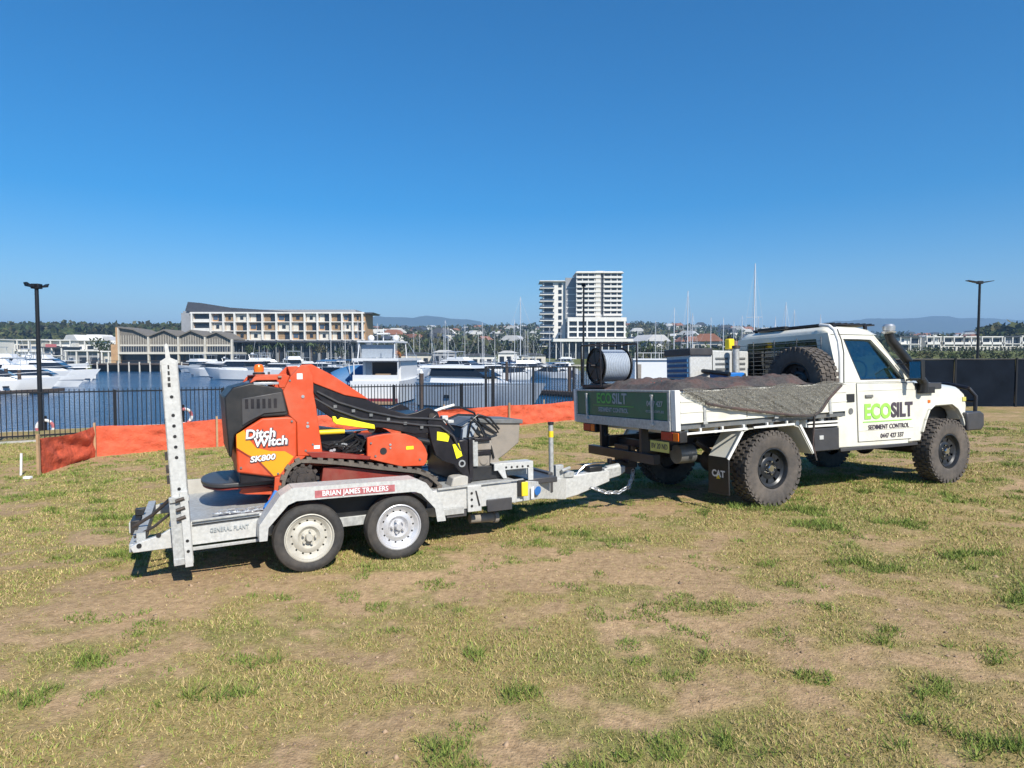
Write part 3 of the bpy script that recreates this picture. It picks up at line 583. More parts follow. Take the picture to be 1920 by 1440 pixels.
# doors, sill and details
for s in (0, 1):
    f = (lambda y: y) if s == 0 else mir
    y0, y1 = sorted((f(0.106), f(0.125)))
    d = MB().prism([(1.62, 0.66), (2.66, 0.65), (2.74, 0.75), (2.74, 1.40), (1.60, 1.41)], y0, y1).build('door', 'cream_paint', U, 0.005)
    ya, yb = sorted((f(0.115), f(0.122)))
    MB().ring([(1.615, 0.655), (2.663, 0.645), (2.746, 0.748), (2.746, 1.407), (1.594, 1.416)], [(1.63, 0.67), (2.65, 0.66), (2.73, 0.755), (2.73, 1.39), (1.61, 1.40)], ya, yb).build('door_gap', 'charcoal_plastic', d)
    ya, yb = sorted((f(0.085), f(0.106)))
    MB().box(1.74, 1.88, ya, yb, 1.225, 1.262).build('door_handle', 'grey_steel', d, 0.005)
    ya, yb = sorted((f(0.100), f(0.107)))
    MB().box(1.63, 2.72, ya, yb, 1.315, 1.321).box(1.63, 2.70, ya, yb, 0.80, 0.805).build('door_crease', 'cream_paint', d, 0.001)
    ya, yb = sorted((f(0.10), f(0.14)))
    MB().box(1.28, 2.78, ya, yb, 0.555, 0.595).build('sill', 'charcoal_plastic', U, 0.006)
    ya, yb = sorted((f(0.02), f(0.14)))
    # mirror
    mrr = MB().tube([(2.60, f(0.14), 1.44), (2.58, f(0.03), 1.45), (2.56, f(-0.02), 1.50)], 0.014, 6).tube([(2.45, f(0.16), 1.66), (2.56, f(0.0), 1.66)], 0.01, 6)
    a, b_ = sorted((f(-0.14), f(0.03))); mrr.box(2.51, 2.58, a, b_, 1.44, 1.70)
    mrr = mrr.build('side_mirror', 'black_plastic', U, 0.012)
    MB().box(2.502, 2.509, a+0.012, b_-0.012, 1.46, 1.685).build('mirror_glass', 'mirror_sky_teal', mrr)
MB().box(1.40, 1.56, 0.112, 0.121, 1.175, 1.28).build('air_vent', 'black_plastic', U, 0.003)
MB().cyl((1.49, 0.119, 1.06), (1.49, 0.112, 1.06), 0.04, 16).build('fuel_cap', 'grey_steel', U)
RS = (R(90), 0, 0)
text('ECO', 0.262, (1.98, 0.100, 1.035), RS, 'letter_green', U, sx=0.98, bold=0.010, name='door_lettering')
text('SILT', 0.262, (2.46, 0.100, 1.040), RS, 'letter_dark', U, sx=0.92, bold=0.010, name='door_lettering')
MB().box(1.70, 2.66, 0.1005, 0.1035, 0.905, 0.917).build('decal_line', 'letter_green', U)
text('SEDIMENT CONTROL', 0.085, (2.20, 0.100, 0.835), RS, 'letter_dark', U, sx=0.98, bold=0.001, name='door_lettering')
text('0447 427 337', 0.085, (2.26, 0.100, 0.715), RS, 'letter_dark', U, sx=0.98, bold=0.001, name='door_lettering')
# snorkel and roof rack
sn = MB().tube([(2.84, 0.055, 1.28), (2.84, 0.05, 1.40), (2.76, 0.055, 1.47), (2.56, 0.10, 1.72), (2.36, 0.17, 1.98), (2.33, 0.18, 2.07)], 0.06, 12)
sn.box(2.80, 3.12, 0.075, 0.115, 1.255, 1.34)
sn = sn.build('snorkel', 'black_plastic', U, 0)
MB().lathe([(0.05, -0.02), (0.085, 0.0), (0.088, 0.015), (0.06, 0.02), (0.075, 0.03), (0.078, 0.085), (0.06, 0.11), (0.001, 0.118)], (2.33, 0.18, 2.08), 2, 20).build('snorkel_head', 'alloy', sn)
mb = MB().box(1.48, 2.30, 0.36, 1.74, 2.185, 2.205)
for x in (1.5, 2.1):
    for y in (0.36, 1.7): mb.box(x, x+0.05, y, y+0.03, 2.12, 2.19)
for k in range(7): mb.box(1.50+k*0.12, 1.53+k*0.12, 0.36, 1.74, 2.206, 2.215)
mb.build('roof_rack', 'black_paint', U, 0.004)
MB().box(1.33, 1.41, 1.0, 1.5, 2.175, 2.215).build('light_bar', 'black_plastic', U, 0.01)

def world_of(fr, x, y, z): return fr.matrix_world @ Vector((x, y, z))
def onto(fr, name, x, y, z, label, cat, rot=(0, 0, 0)):
    e = empty(name, label=label, cat=cat); e.matrix_world = frame_of(fr) @ Matrix.Translation((x, y, z)) @ Matrix.Rotation(rot[2], 4, 'Z') @ Matrix.Rotation(rot[1], 4, 'Y') @ Matrix.Rotation(rot[0], 4, 'X'); return e
UM = frame((3.037, 7.385, -0.005), R(24.57), 0.04); TM = frame((-1.6395, 5.106, -0.005), R(26.3), 0.03)
def frame_of(fr): return UM if fr is U else TM

# spare tyre leaning on the headboard
sp = onto(U, 'spare_wheel', 0.84, 0.43, 1.46, 'spare off road wheel standing upright against the cab of the truck', 'wheel', (0, 0, R(-90)))
inst('tyre', off_tyre_me, sp); inst('rim', off_rim, sp); inst('brake_drum', back_me, sp)
# pump set in front of it
pu = onto(U, 'pump_set', 0.42, 1.15, 1.06, 'dark blue and black petrol pump set among the load before the spare wheel', 'pump')
MB().box(-0.22, 0.22, -0.3, 0.3, 0.0, 0.06).box(-0.2, 0.2, -0.28, -0.24, 0.06, 0.42).box(-0.2, 0.2, 0.24, 0.28, 0.06, 0.42).build('pump_frame', 'black_paint', pu, 0.004)
MB().cyl((-0.05, -0.22, 0.26), (-0.05, 0.0, 0.26), 0.13, 18).cyl((0, -0.26, 0.3), (0.0, -0.36, 0.32), 0.04, 10).build('pump_body', 'grey_steel', pu, 0.004)
MB().box(-0.15, 0.15, 0.02, 0.22, 0.08, 0.38).box(-0.14, 0.14, -0.18, 0.2, 0.40, 0.52).build('engine', 'blue_paint', pu, 0.02)
MB().tube([(-0.2, -0.25, 0.5), (-0.2, 0.25, 0.55), (0.1, 0.4, 0.52), (0.2, -0.1, 0.48), (-0.1, -0.4, 0.42)], 0.03, 8).build('pump_hose', 'black_plastic', pu)
pp = onto(U, 'steel_post', 0.78, 1.36, 1.05, 'short dull steel post standing upright left of the spare wheel', 'post')
MB().cyl((0, 0, 0), (0, 0, 0.87), 0.045, 12).build('tube', 'galvanised', pp); MB().cyl((0, 0, 0.87), (0, 0, 0.91), 0.055, 12).build('cap', 'dark_steel', pp)
# generator canopy: two louvred cabinets
ge = onto(U, 'generator', 0.10, 1.52, 1.03, 'grey louvred generator cabinet standing at the far side of the tray', 'generator')
MB().prism([(0, 0), (1.07, 0), (1.07, 0.86), (0.02, 0.88), (0, 0.80)], 0, 0.52).build('cabinet', 'galvanised_bright', ge, 0.015)
MB().box(-0.02, 0.38, -0.03, 0.55, 0.80, 0.90).build('lid', 'charcoal_plastic', ge, 0.01)
e = MB()
for k in range(9): e.box(-0.022, -0.003, 0.04, 0.48, 0.15+k*0.07, 0.19+k*0.07)
e.build('louvre_panel', 'boat_blue', ge)
for (x, w) in ((0.42, 0.30), (0.80, 0.24)):
    for k in range(5): MB().prism([(x+0.03, 0.44+k*0.075), (x+w-0.04, 0.44+k*0.075), (x+w-0.04, 0.47+k*0.075), (x+0.03, 0.47+k*0.075)], -0.012, -0.002).build('louvre', 'grey_steel', ge, 0.003)
MB().box(0.755, 0.765, -0.004, -0.001, 0, 0.86).box(0.39, 0.40, -0.004, -0.001, 0, 0.86).build('panel_joint', 'black_plastic', ge)
ye = onto(U, 'fuel_can', 0.93, 1.42, 1.76, 'yellow upright can with dark cap on top of the grey generator', 'can')
ye.location = UM @ Vector((0.93, 1.64, 1.925))
MB().box(-0.05, 0.05, -0.05, 0.05, 0, 0.15).build('can_body', 'yellow_paint', ye, 0.015); MB().cyl((0, 0, 0.15), (0, 0, 0.19), 0.03, 10).build('can_cap', 'black_plastic', ye)
# hose reel
hr = onto(U, 'hose_reel', -1.14, 1.72, 1.43, 'black hose reel wound with pale blue hose at the rear corner of the tray', 'hose reel')
c0 = (0, 0, 0.27)
for x in (-0.17, 0.24):
    mb = MB().lathe([(0.235, 0), (0.24, 0.01), (0.235, 0.02), (0.20, 0.02), (0.20, 0)], (x, 0, 0.27), 0, 36)
    for k in range(6):
        a = k*math.pi/3+0.3; mb.cyl((x+0.01, 0, 0.27), (x+0.01, 0.2*math.cos(a), 0.27+0.2*math.sin(a)), 0.012, 6)
    mb.lathe([(0.19, 0.006), (0.06, 0.004), (0.001, 0.004)], (x, 0, 0.27), 0, 30)
    mb.build('reel_flange', 'black_plastic', hr)
mb = MB()
for k in range(15):
    x = -0.138+k*0.0262; mb.lathe([(0.20+0.013*math.cos(t), x+0.013*math.sin(t)) for t in np.linspace(0, 2*math.pi, 7)], (0, 0, 0.27), 0, 40)
mb.build('hose_winding', 'hose_pale', hr)
mb = MB().tube([(-0.24, -0.24, 0), (-0.24, -0.24, 0.55), (-0.24, 0.24, 0.55), (-0.24, 0.24, 0)], 0.013, 6).tube([(0.32, -0.24, 0), (0.32, -0.24, 0.55), (0.32, 0.24, 0.55), (0.32, 0.24, 0)], 0.013, 6)
mb.tube([(-0.24, -0.24, 0.55), (0.32, -0.24, 0.55)], 0.013, 6).tube([(-0.24, 0.24, 0.55), (0.32, 0.24, 0.55)], 0.013, 6).cyl((-0.26, 0, 0.27), (0.33, 0, 0.27), 0.02, 8)
mb.prism([(-0.22, -0.02), (0.36, -0.02), (0.36, 0.02), (-0.22, 0.02)], -0.26, 0.26).box(-0.17, 0.40, -0.30, 0.30, -0.40, -0.02).build('reel_frame', 'black_paint', hr, 0.003)
# netting: lumpy load under net and the drape over the side
def netz(x, y):
    a = np.array([x]); b_ = np.array([y]); return float((fbm(a*3+50, b_*3+9, 4, 60)[0]-0.5)*0.16+(fbm(a*14, b_*14, 3, 61)[0]-0.5)*0.05)
ld = onto(U, 'netted_load', 0, 0, 0, 'dark folded netting heaped over the load across the tray top', 'netting')
def loadp(u, v):
    x = -1.36+2.1*u; y = 0.005+2.09*v; e = min(1, min(u, 1-u)*14)*min(1, min(v, 1-v)*14)
    base = 1.385+0.02*(x+1.38); return (x, y, base+e*(0.075+netz(x, y)))
MB().grid(loadp, 90, 70).build('net_heap', 'netting_dark', ld, 0, 80)
MB().grid(lambda u, v: (-0.95+0.45*u, 1.0+0.7*v, 1.43+0.06*math.sin(math.pi*u)*math.sin(math.pi*v)+netz(u*2, v*2)*0.5), 20, 20).build('folded_cloth', 'red_cloth', ld, 0, 80)
low = [(-1.33, 1.375), (-1.18, 1.30), (-1.0, 1.235), (-0.75, 1.19), (-0.4, 1.145), (0.0, 1.095), (0.3, 1.06), (0.55, 1.045), (0.66, 1.06), (0.80, 1.18), (0.95, 1.32), (1.12, 1.415)]
lx = [p_[0] for p_ in low]; lz = [p_[1] for p_ in low]
def drapep(u, v):
    x = lx[0]+(lx[-1]-lx[0])*u; zt = 1.392+0.02*(x+1.38)+0.018*math.sin(x*9); zb = float(np.interp(x, lx, lz)); z = zt+(zb-zt)*v
    fold = netz(x*0.5+z*2.2, z*3+x*1.2)*0.35+0.012*math.sin((x*0.55+z)*55)*v
    return (x, -0.052-abs(fold)*min(1, v*3)-0.01*v, z)
MB().grid(drapep, 150, 30).build('net_drape', 'netting', ld, 0, 80)
MB().tube([drapep((x-lx[0])/(lx[-1]-lx[0]), 1.0) for x in np.linspace(lx[0]+0.3, 0.62, 30)], 0.016, 6).tube([(0.60, -0.08, 1.05), (0.72, -0.08, 1.10), (0.86, -0.075, 1.24), (1.10, -0.06, 1.40)], 0.016, 6).tube([(0.6, -0.08, 1.06), (0.62, -0.06, 0.95), (0.64, -0.02, 0.7), (0.70, -0.02, 0.5)], 0.014, 6).build('net_hem', 'netting_dark', ld)

# ================================================================== TRAILER
T = empty('plant_trailer', label='galvanised twin axle plant trailer carrying the orange loader', cat='trailer')
T.matrix_world = TM
CY = 0.96
small_tyre = MB().lathe([(0.19, 0.035), (0.2, 0.012), (0.215, 0.004), (0.235, 0.0), (0.252, 0.006), (0.272, 0.02), (0.281, 0.045), (0.281, 0.062), (0.275, 0.064), (0.275, 0.07), (0.282, 0.072), (0.283, 0.092), (0.276, 0.094), (0.276, 0.1), (0.282, 0.102), (0.281, 0.13), (0.27, 0.155), (0.235, 0.17), (0.19, 0.15)], (0, 0, 0), 1, 60).mesh('tyre', 'rubber')
rimA = rim_mesh(0.193, 0.16, 14, 0.142, 0.012, 0.05, 'rim_cream'); rimB = rim_mesh(0.193, 0.16, 14, 0.142, 0.012, 0.05, 'rim_silver')
hubA = hub_mesh(5, 0.052, 0.05, 'rim_cream', 0.03); hubB = hub_mesh(5, 0.052, 0.05, 'rim_silver', 0.03)
for y, s in ((0.0, -1), (2*CY, 1)):
    w = wheel(T, 0.01, y, 0.282, small_tyre, rimA, hubA, None, s, 0.2); w['label'] = 'rear trailer wheel with dull cream rim'
    w = wheel(T, 0.755, y, 0.282, small_tyre, rimB, hubB, None, s, 0.9); w['label'] = 'front trailer wheel with silver rim'
mb = MB()
for x in (0.01, 0.755): MB().cyl((x, 0.12, 0.282), (x, 1.8, 0.282), 0.035, 8).build('axle', 'dark_steel', T)
bedz = lambda x: 0.47+0.025*(x+1.2)
for s in (0, 1):
    f = (lambda y: y) if s == 0 else (lambda y: 2*CY-y)
    def sp2(a, b_): return sorted((f(a), f(b_)))
    y0, y1 = sp2(0.20, 0.25)
    mb = MB().prism([(-1.24, 0.285), (2.05, 0.345), (2.05, 0.53), (1.6, 0.545), (-0.35, 0.485), (-0.86, 0.475), (-0.95, 0.46), (-1.05, 0.40), (-1.20, 0.36), (-1.26, 0.33)], y0, y1)
    beam = mb.build('side_beam', 'galvanised_bright', T, 0.004)
    ya, yb = sp2(0.175, 0.20)
    for fl_ in ([(-0.84, 0.255), (-0.33, 0.265), (-0.33, 0.285), (-0.84, 0.28)], [(-0.84, 0.475), (-0.35, 0.49), (-0.35, 0.505), (-0.84, 0.49)], [(1.17, 0.535), (2.05, 0.555), (2.05, 0.57), (1.17, 0.552)]): MB().prism(fl_, ya, yb).build('beam_flange', 'galvanised', beam, 0.002)
    MB().prism([(-0.84, 0.445), (-0.35, 0.46), (-0.35, 0.468), (-0.84, 0.453)], ya+0.012, yb).build('beam_groove', 'black_plastic', beam)
    # mudguard
    op = [(-0.365, 0.31), (-0.365, 0.43), (-0.21, 0.645), (-0.12, 0.70), (0.90, 0.685), (0.985, 0.645), (1.135, 0.45), (1.16, 0.30)]
    ip = [(-0.315, 0.31), (-0.305, 0.41), (-0.155, 0.575), (-0.09, 0.60), (0.885, 0.585), (0.945, 0.56), (1.07, 0.42), (1.09, 0.30)]
    ya, yb = sp2(-0.025, -0.015); mb = MB()
    for i in range(len(op)-1): mb.prism([op[i], op[i+1], ip[i+1], ip[i]], ya, yb)
    ya, yb = sp2(-0.025, 0.21); mb.strip(op, ya, yb, 0.008)
    g = mb.build('mudguard', 'galvanised_bright', T, 0)
    ya, yb = sp2(0.17, 0.20); MB().prism([(-0.3, 0.35), (-0.14, 0.58), (0.88, 0.57), (1.06, 0.44), (1.06, 0.36), (-0.3, 0.30)], ya, yb).build('inner_panel', 'black_plastic', T)
    ya, yb = sp2(0.15, 0.19); MB().box(-0.3, 1.15, ya, yb, 0.31, 0.39).build('chassis_rail', 'galvanised', T, 0.003)
    if s == 0:
        st = MB().prism([(0.05, 0.612), (0.71, 0.604), (0.71, 0.662), (0.05, 0.670)], -0.0285, -0.0255).build('sticker', 'pink_sticker', g)
        text('BRIAN JAMES TRAILERS', 0.058, (0.38, -0.031, 0.637), (R(90), R(0.7), 0), 'letter_white', st, sx=0.92, bold=0.001)
        text('GENERAL PLANT', 0.05, (-0.575, 0.188, 0.395), (R(90), 0, 0), 'letter_grey', beam, sx=0.75)
MB().prism([(-1.0, 0.44), (2.05, 0.515), (2.05, 0.535), (-1.0, 0.46)], 0.25, 1.67).build('deck', 'galvanised', T, 0.003)
mb = MB()
for x in (-1.22, -0.5, 0.4, 1.3, 2.0): mb.box(x, x+0.06, 0.25, 1.67, 0.33, 0.42)
mb.build('cross_member', 'galvanised', T)
MB().box(-0.9, 1.3, 1.62, 1.66, 0.46, 0.60).build('far_rail', 'concrete', T, 0.003)
# stowed ramp standing upright
rp = empty('loading_ramp'); rp.parent = T; rp.location = (-0.893, 0.10, 0.20); rp.rotation_euler = (0, R(-3.0), 0)
mb = MB().box(-0.058, 0.058, 0.0, 0.012, 0.28, 1.50).box(-0.058, -0.048, 0.0, 0.10, 0.0, 1.53).box(0.048, 0.058, 0.0, 0.10, 0.0, 1.53).prism([(-0.058, 1.50), (0.058, 1.50), (0.05, 1.53), (0.012, 1.55), (0.004, 1.645), (-0.008, 1.66), (-0.022, 1.645), (-0.02, 1.55), (-0.052, 1.53)], 0.0, 0.012)
mb.box(-0.058, 0.058, 0.088, 0.10, 0.1, 1.5)
mb.build('ramp_channel', 'galvanised_bright', rp, 0.002)
mb = MB()
for z in (1.255, 1.115, 1.035, 0.955, 0.875, 0.795, 0.555): mb.cyl((0, -0.003, z), (0, 0.001, z), 0.0125, 10)
for k in range(4): mb.box(-0.02+0.003*k, 0.0, -0.002, 0.001, 1.33+k*0.045, 1.36+k*0.045)
mb.build('ramp_hole', 'black_plastic', rp)
MB().box(-0.075, 0.03, -0.012, -0.002, 0.0, 0.50).box(-0.07, 0.065, -0.03, 0.02, 0.46, 0.50).box(-0.075, 0.06, -0.02, 0.02, -0.02, 0.03).build('ramp_shaded_face', 'galvanised', rp, 0.003)  # duller zinc paints in the shaded left face of the lower channel
MB().box(0.0, 0.055, -0.035, -0.014, -0.04, 0.54).build('ramp_lit_face', 'galvanised_bright', rp, 0.003)  # brighter zinc paints in the sunlit right face of the lower channel
mb = MB()
for z in (0.08, 0.16): mb.cyl((0.028, -0.038, z), (0.028, -0.034, z), 0.012, 8)
mb.build('bolt', 'black_plastic', rp)
for z in (0.47, 0.40, 0.33): MB().cyl((-0.03, -0.035, z), (0.03, -0.035, z+0.015), 0.014, 8).build('ramp_catch', 'dark_steel', rp)
for z in (0.60, 0.78, 0.68): MB().box(-0.078, -0.058, 0.02, 0.05, z, z+0.06).build('ramp_catch', 'dark_steel', rp)
MB().cyl((-1.07, 0.193, 0.40), (-1.07, 0.20, 0.40), 0.018, 10).cyl((-1.20, 0.193, 0.335), (-1.20, 0.2, 0.335), 0.018, 10).build('bolt_hole', 'black_plastic', T)
tb = MB().box(-1.27, -1.23, 0.25, 1.67, 0.28, 0.34).build('rear_bar', 'galvanised', T, 0.003)
for y in (0.78,):
    h = MB().box(-1.30, -1.23, y-0.02, y+0.24, 0.30, 0.42).prism([(-1.28, 0.42), (-1.22, 0.42), (-1.20, 0.48), (-1.28, 0.48)], y+0.18, y+0.24).build('tail_lamp', 'black_plastic', T, 0.006)
    MB().box(-1.312, -1.301, y, y+0.12, 0.315, 0.40).build('lens', 'galvanised_bright', h, 0.003)
MB().tube([(-1.24, 0.3, 0.38), (-1.1, 0.3, 0.45), (-0.98, 0.28, 0.55), (-0.96, 0.2, 0.68)], 0.012, 6).tube([(-1.26, 0.5, 0.42), (-1.12, 0.4, 0.52), (-0.98, 0.3, 0.66)], 0.014, 6).build('ramp_spring', 'dark_steel', T)
# front: A frame, drawbar
for s in (0, 1):
    f = (lambda y: y) if s == 0 else (lambda y: 2*CY-y)
    v = []
    for x, y, z0, z1 in ((1.95, 0.20, 0.335, 0.545), (2.05, 0.22, 0.34, 0.54), (2.45, 0.55, 0.27, 0.45), (2.95, 0.87, 0.16, 0.40)):
        v += [(x, f(y), z0), (x, f(y+0.05), z0), (x, f(y+0.05), z1), (x, f(y), z1)]
    fs = []
    for i in range(3):
        for k in range(4): fs.append([i*4+k, i*4+(k+1) % 4, i*4+4+(k+1) % 4, i*4+4+k])
    fs += [[0, 1, 2, 3], [12, 13, 14, 15]]
    af = MB().add(v, fs).build('drawbar_arm', 'galvanised_bright', T, 0.004)
MB().prism([(2.85, 0.155), (3.10, 0.19), (3.55, 0.31), (3.55, 0.435), (3.30, 0.435), (2.85, 0.41)], 0.88, 1.04).build('drawbar', 'galvanised_bright', T, 0.008)
cp = MB().prism([(3.50, 0.32), (3.72, 0.36), (3.80, 0.40), (3.80, 0.47), (3.50, 0.46)], 0.91, 1.01).cyl((3.55, 0.96, 0.44), (3.74, 0.96, 0.46), 0.045, 12).build('coupling', 'galvanised', T, 0.008)
MB().tube([(3.06, 0.90, 0.36), (3.14, 0.90, 0.46), (3.22, 0.90, 0.52), (3.34, 0.90, 0.535), (3.50, 0.91, 0.53)], 0.014, 8).build('brake_handle', 'chrome', T)
MB().box(3.28, 3.46, 0.89, 1.03, 0.44, 0.50).build('coupling_gaiter', 'black_plastic', cp, 0.01)
jk = MB().cyl((2.74, 0.84, 0.28), (2.74, 0.84, 1.02), 0.028, 12).box(2.70, 2.80, 0.80, 0.90, 0.30, 0.38).build('jack_post', 'galvanised', T)
MB().cyl((2.74, 0.84, 1.02), (2.74, 0.84, 1.05), 0.034, 12).build('jack_cap', 'black_plastic', jk)
MB().cyl((2.74, 0.84, 0.88), (2.74, 0.84, 0.95), 0.0295, 12).build('jack_band', 'yellow_paint', jk)
# headstock plate with holes, ring sectors round each hole
hs = MB().box(1.86, 2.30, 0.44, 0.46, 0.625, 0.69).box(1.86, 2.30, 0.44, 0.60, 0.685, 0.695).box(2.24, 2.30, 0.44, 0.46, 0.50, 0.625)
hs.prism([(1.9, 0.625), (1.98, 0.625), (2.0, 0.54), (1.96, 0.54)], 0.44, 0.46).box(1.86, 2.30, 0.58, 0.6, 0.54, 0.69)
hs = hs.build('headstock', 'galvanised_bright', T, 0.003)
mb = MB()
for k in range(5): mb.cyl((1.99+k*0.062, 0.4385, 0.650-k*0.001), (1.99+k*0.062, 0.4405, 0.650-k*0.001), 0.0125, 8)
mb.build('headstock_hole', 'black_plastic', hs)
MB().box(2.25, 2.62, 0.50, 1.42, 0.44, 0.50).box(2.60, 2.66, 0.66, 1.26, 0.30, 0.52).build('drawbar_box', 'charcoal_plastic', T, 0.008)
mb = MB().box(2.80, 2.90, 0.84, 0.90, 0.36, 0.56).box(2.92, 3.05, 0.86, 1.04, 0.41, 0.47).cyl((2.85, 0.8, 0.5), (2.98, 0.84, 0.52), 0.02, 8)
mb.build('winch_bracket', 'galvanised', T, 0.004)
# near side front fittings
mb = MB().box(1.46, 1.60, 0.172, 0.20, 0.305, 0.55)
sb = mb.build('side_plate', 'galvanised_bright', T, 0.004)
mb = MB()
for k in range(3): mb.cyl((1.50, 0.168, 0.36+k*0.06), (1.50, 0.173, 0.36+k*0.06), 0.013, 8)
mb.prism([(1.535, 0.50), (1.55, 0.50), (1.585, 0.36), (1.57, 0.35)], 0.168, 0.173).build('slot', 'black_plastic', sb)
MB().box(1.66, 1.92, 0.17, 0.195, 0.285, 0.40).build('stone_guard', 'charcoal_plastic', T, 0.004); MB().box(1.25, 1.45, 0.18, 0.2, 0.27, 0.33).build('stone_guard', 'charcoal_plastic', T, 0.004)
MB().box(1.10, 1.42, 0.165, 0.195, 0.30, 0.36).build('lower_plate', 'galvanised', T, 0.003)
MB().cyl((1.55, 0.35, 0.20), (1.80, 0.35, 0.19), 0.045, 12).cyl((1.80, 0.35, 0.19), (1.84, 0.35, 0.19), 0.06, 12).build('gas_strut', 'mud_beige', T)
lm = MB().box(1.99, 2.07, 0.17, 0.20, 0.40, 0.56).build('marker_housing', 'black_plastic', T, 0.003)
MB().box(2.02, 2.09, 0.155, 0.169, 0.40, 0.54).build('marker_lens', 'yellow_paint', lm, 0.01)
am = Matrix.Translation((2.25, 0.372, 0.395)) @ Matrix.Rotation(math.atan2(0.33, 0.40), 4, 'Z') @ Matrix.Translation((0, -0.012, 0))
MB().box(-0.07, 0.0, -0.006, -0.002, -0.065, 0.055).xf(am).build('white_sticker', 'letter_white', T)
MB().prism([(0.075+0.085*math.cos(a), 0.01+0.045*math.sin(a)) for a in np.linspace(0, 2*math.pi, 17)[:-1]], -0.006, -0.002).xf(am @ Matrix.Translation((0.03, 0, -0.02))).build('blue_sticker', 'blue_paint', T)
# safety chain
ch = empty('safety_chain'); ch.parent = T
link = MB().tube([(0.028*math.cos(a)+(0.012 if math.cos(a) > 0 else -0.012), 0.018*math.sin(a), 0) for a in np.linspace(0, 2*math.pi, 13)[:-1]], 0.006, 5, True).mesh('chain_link', 'alloy')
cps = [Vector((3.30, 0.84, 0.26)), Vector((3.45, 0.80, 0.20)), Vector((3.62, 0.79, 0.19)), Vector((3.78, 0.82, 0.24)), Vector((3.88, 0.88, 0.34)), Vector((3.95, 0.95, 0.44))]
acc = []
for i in range(len(cps)-1):
    for k in range(4): acc.append(cps[i].lerp(cps[i+1], k/4))
for i in range(len(acc)-1):
    d = acc[i+1]-acc[i]; o = inst('chain_link', link, ch, acc[i], (0, 0, 0)); o.rotation_mode = 'QUATERNION'
    o.rotation_quaternion = d.to_track_quat('X', 'Z') @ Matrix.Rotation(R(90*(i % 2)+20), 3, 'X').to_quaternion()

# ================================================================== LOADER
L = empty('mini_loader', label='orange stand-on mini loader with black boom, chained down on the trailer', cat='loader')
L.matrix_world = TM
YN, YF = 0.42, 1.50
def body(pts, name, m, y0=YN, y1=YF, bev=0.01, parent=None): return MB().prism(pts, y0, y1).build(name, m, parent or L, bev)
body([(-0.50, 0.80), (-0.205, 0.735), (-0.13, 0.735), (-0.02, 0.91), (-0.02, 1.24), (-0.10, 1.25), (-0.30, 1.245), (-0.42, 1.17), (-0.505, 1.11)], 'engine_cover', 'orange_paint', YN, YF, 0.015)
bc = body([(-0.585, 1.43), (-0.52, 1.51), (-0.38, 1.545), (-0.13, 1.495), (-0.085, 1.262), (-0.31, 1.256), (-0.425, 1.185), (-0.512, 1.115), (-0.54, 0.93), (-0.56, 0.94), (-0.575, 1.2)], 'rear_cowl', 'black_plastic', YN-0.004, YF+0.004, 0.015)
MB().prism([(-0.455, 1.415), (-0.14, 1.465), (-0.105, 1.295), (-0.28, 1.285), (-0.40, 1.225), (-0.455, 1.19)], YN-0.016, YN-0.005).build('cowl_panel', 'charcoal_plastic', bc, 0.006)
MB().box(-0.36, -0.16, YN-0.006, YN+0.03, 1.528, 1.55).build('cowl_trim', 'alloy', bc, 0.003)
MB().prism([(-0.385, 1.545), (-0.345, 1.60), (-0.10, 1.615), (-0.06, 1.60), (-0.10, 1.50), (-0.15, 1.497), (-0.17, 1.565), (-0.33, 1.565), (-0.37, 1.545)], YN+0.06, YN+0.10).prism([(-0.385, 1.545), (-0.345, 1.60), (-0.10, 1.615), (-0.06, 1.60), (-0.10, 1.50), (-0.15, 1.497), (-0.17, 1.565), (-0.33, 1.565), (-0.37, 1.545)], YF-0.10, YF-0.06).box(-0.34, -0.10, YN+0.06, YF-0.06, 1.60, 1.615).build('guard_hoop', 'orange_paint', L, 0.006)
MB().box(-0.33, -0.15, 0.60, 1.35, 1.53, 1.58).cyl((-0.26, 0.62, 1.57), (-0.26, 0.62, 1.60), 0.03, 10).cyl((-0.2, 0.8, 1.55), (-0.2, 0.8, 1.64), 0.012, 8).build('control_panel', 'charcoal_plastic', L, 0.01)
MB().box(-0.16, -0.13, YN+0.04, YN+0.058, 1.585, 1.60).build('level_gauge', 'mud_beige', L, 0.003)
bcn = MB().lathe([(0.05, 0), (0.05, 0.015), (0.04, 0.02)], (-0.30, 0.62, 1.615), 2, 20).build('beacon', 'black_plastic', L)
MB().lathe([(0.041, 0.0), (0.043, 0.04), (0.03, 0.065), (0.001, 0.07)], (-0.30, 0.62, 1.637), 2, 20).build('beacon_dome', 'lamp_orange', bcn)
up = [(-0.128, 1.47), (-0.06, 1.60), (0.03, 1.695), (0.085, 1.68), (0.125, 1.60), (0.125, 1.45), (0.145, 1.33), (0.195, 0.90), (-0.018, 0.905), (-0.02, 1.2), (-0.08, 1.26)]
for y0, y1 in ((YN-0.005, YN+0.04), (YF-0.04, YF+0.005)):
    u_ = body(up, 'boom_tower', 'orange_paint', y0, y1, 0.006)
MB().cyl((0.035, YN-0.012, 1.42), (0.035, YN-0.004, 1.42), 0.014, 8).cyl((0.07, YN-0.012, 1.16), (0.07, YN-0.004, 1.16), 0.014, 8).cyl((0.07, YN-0.012, 1.19), (0.07, YN-0.004, 1.19), 0.009, 8).build('tower_bolt', 'alloy', u_)
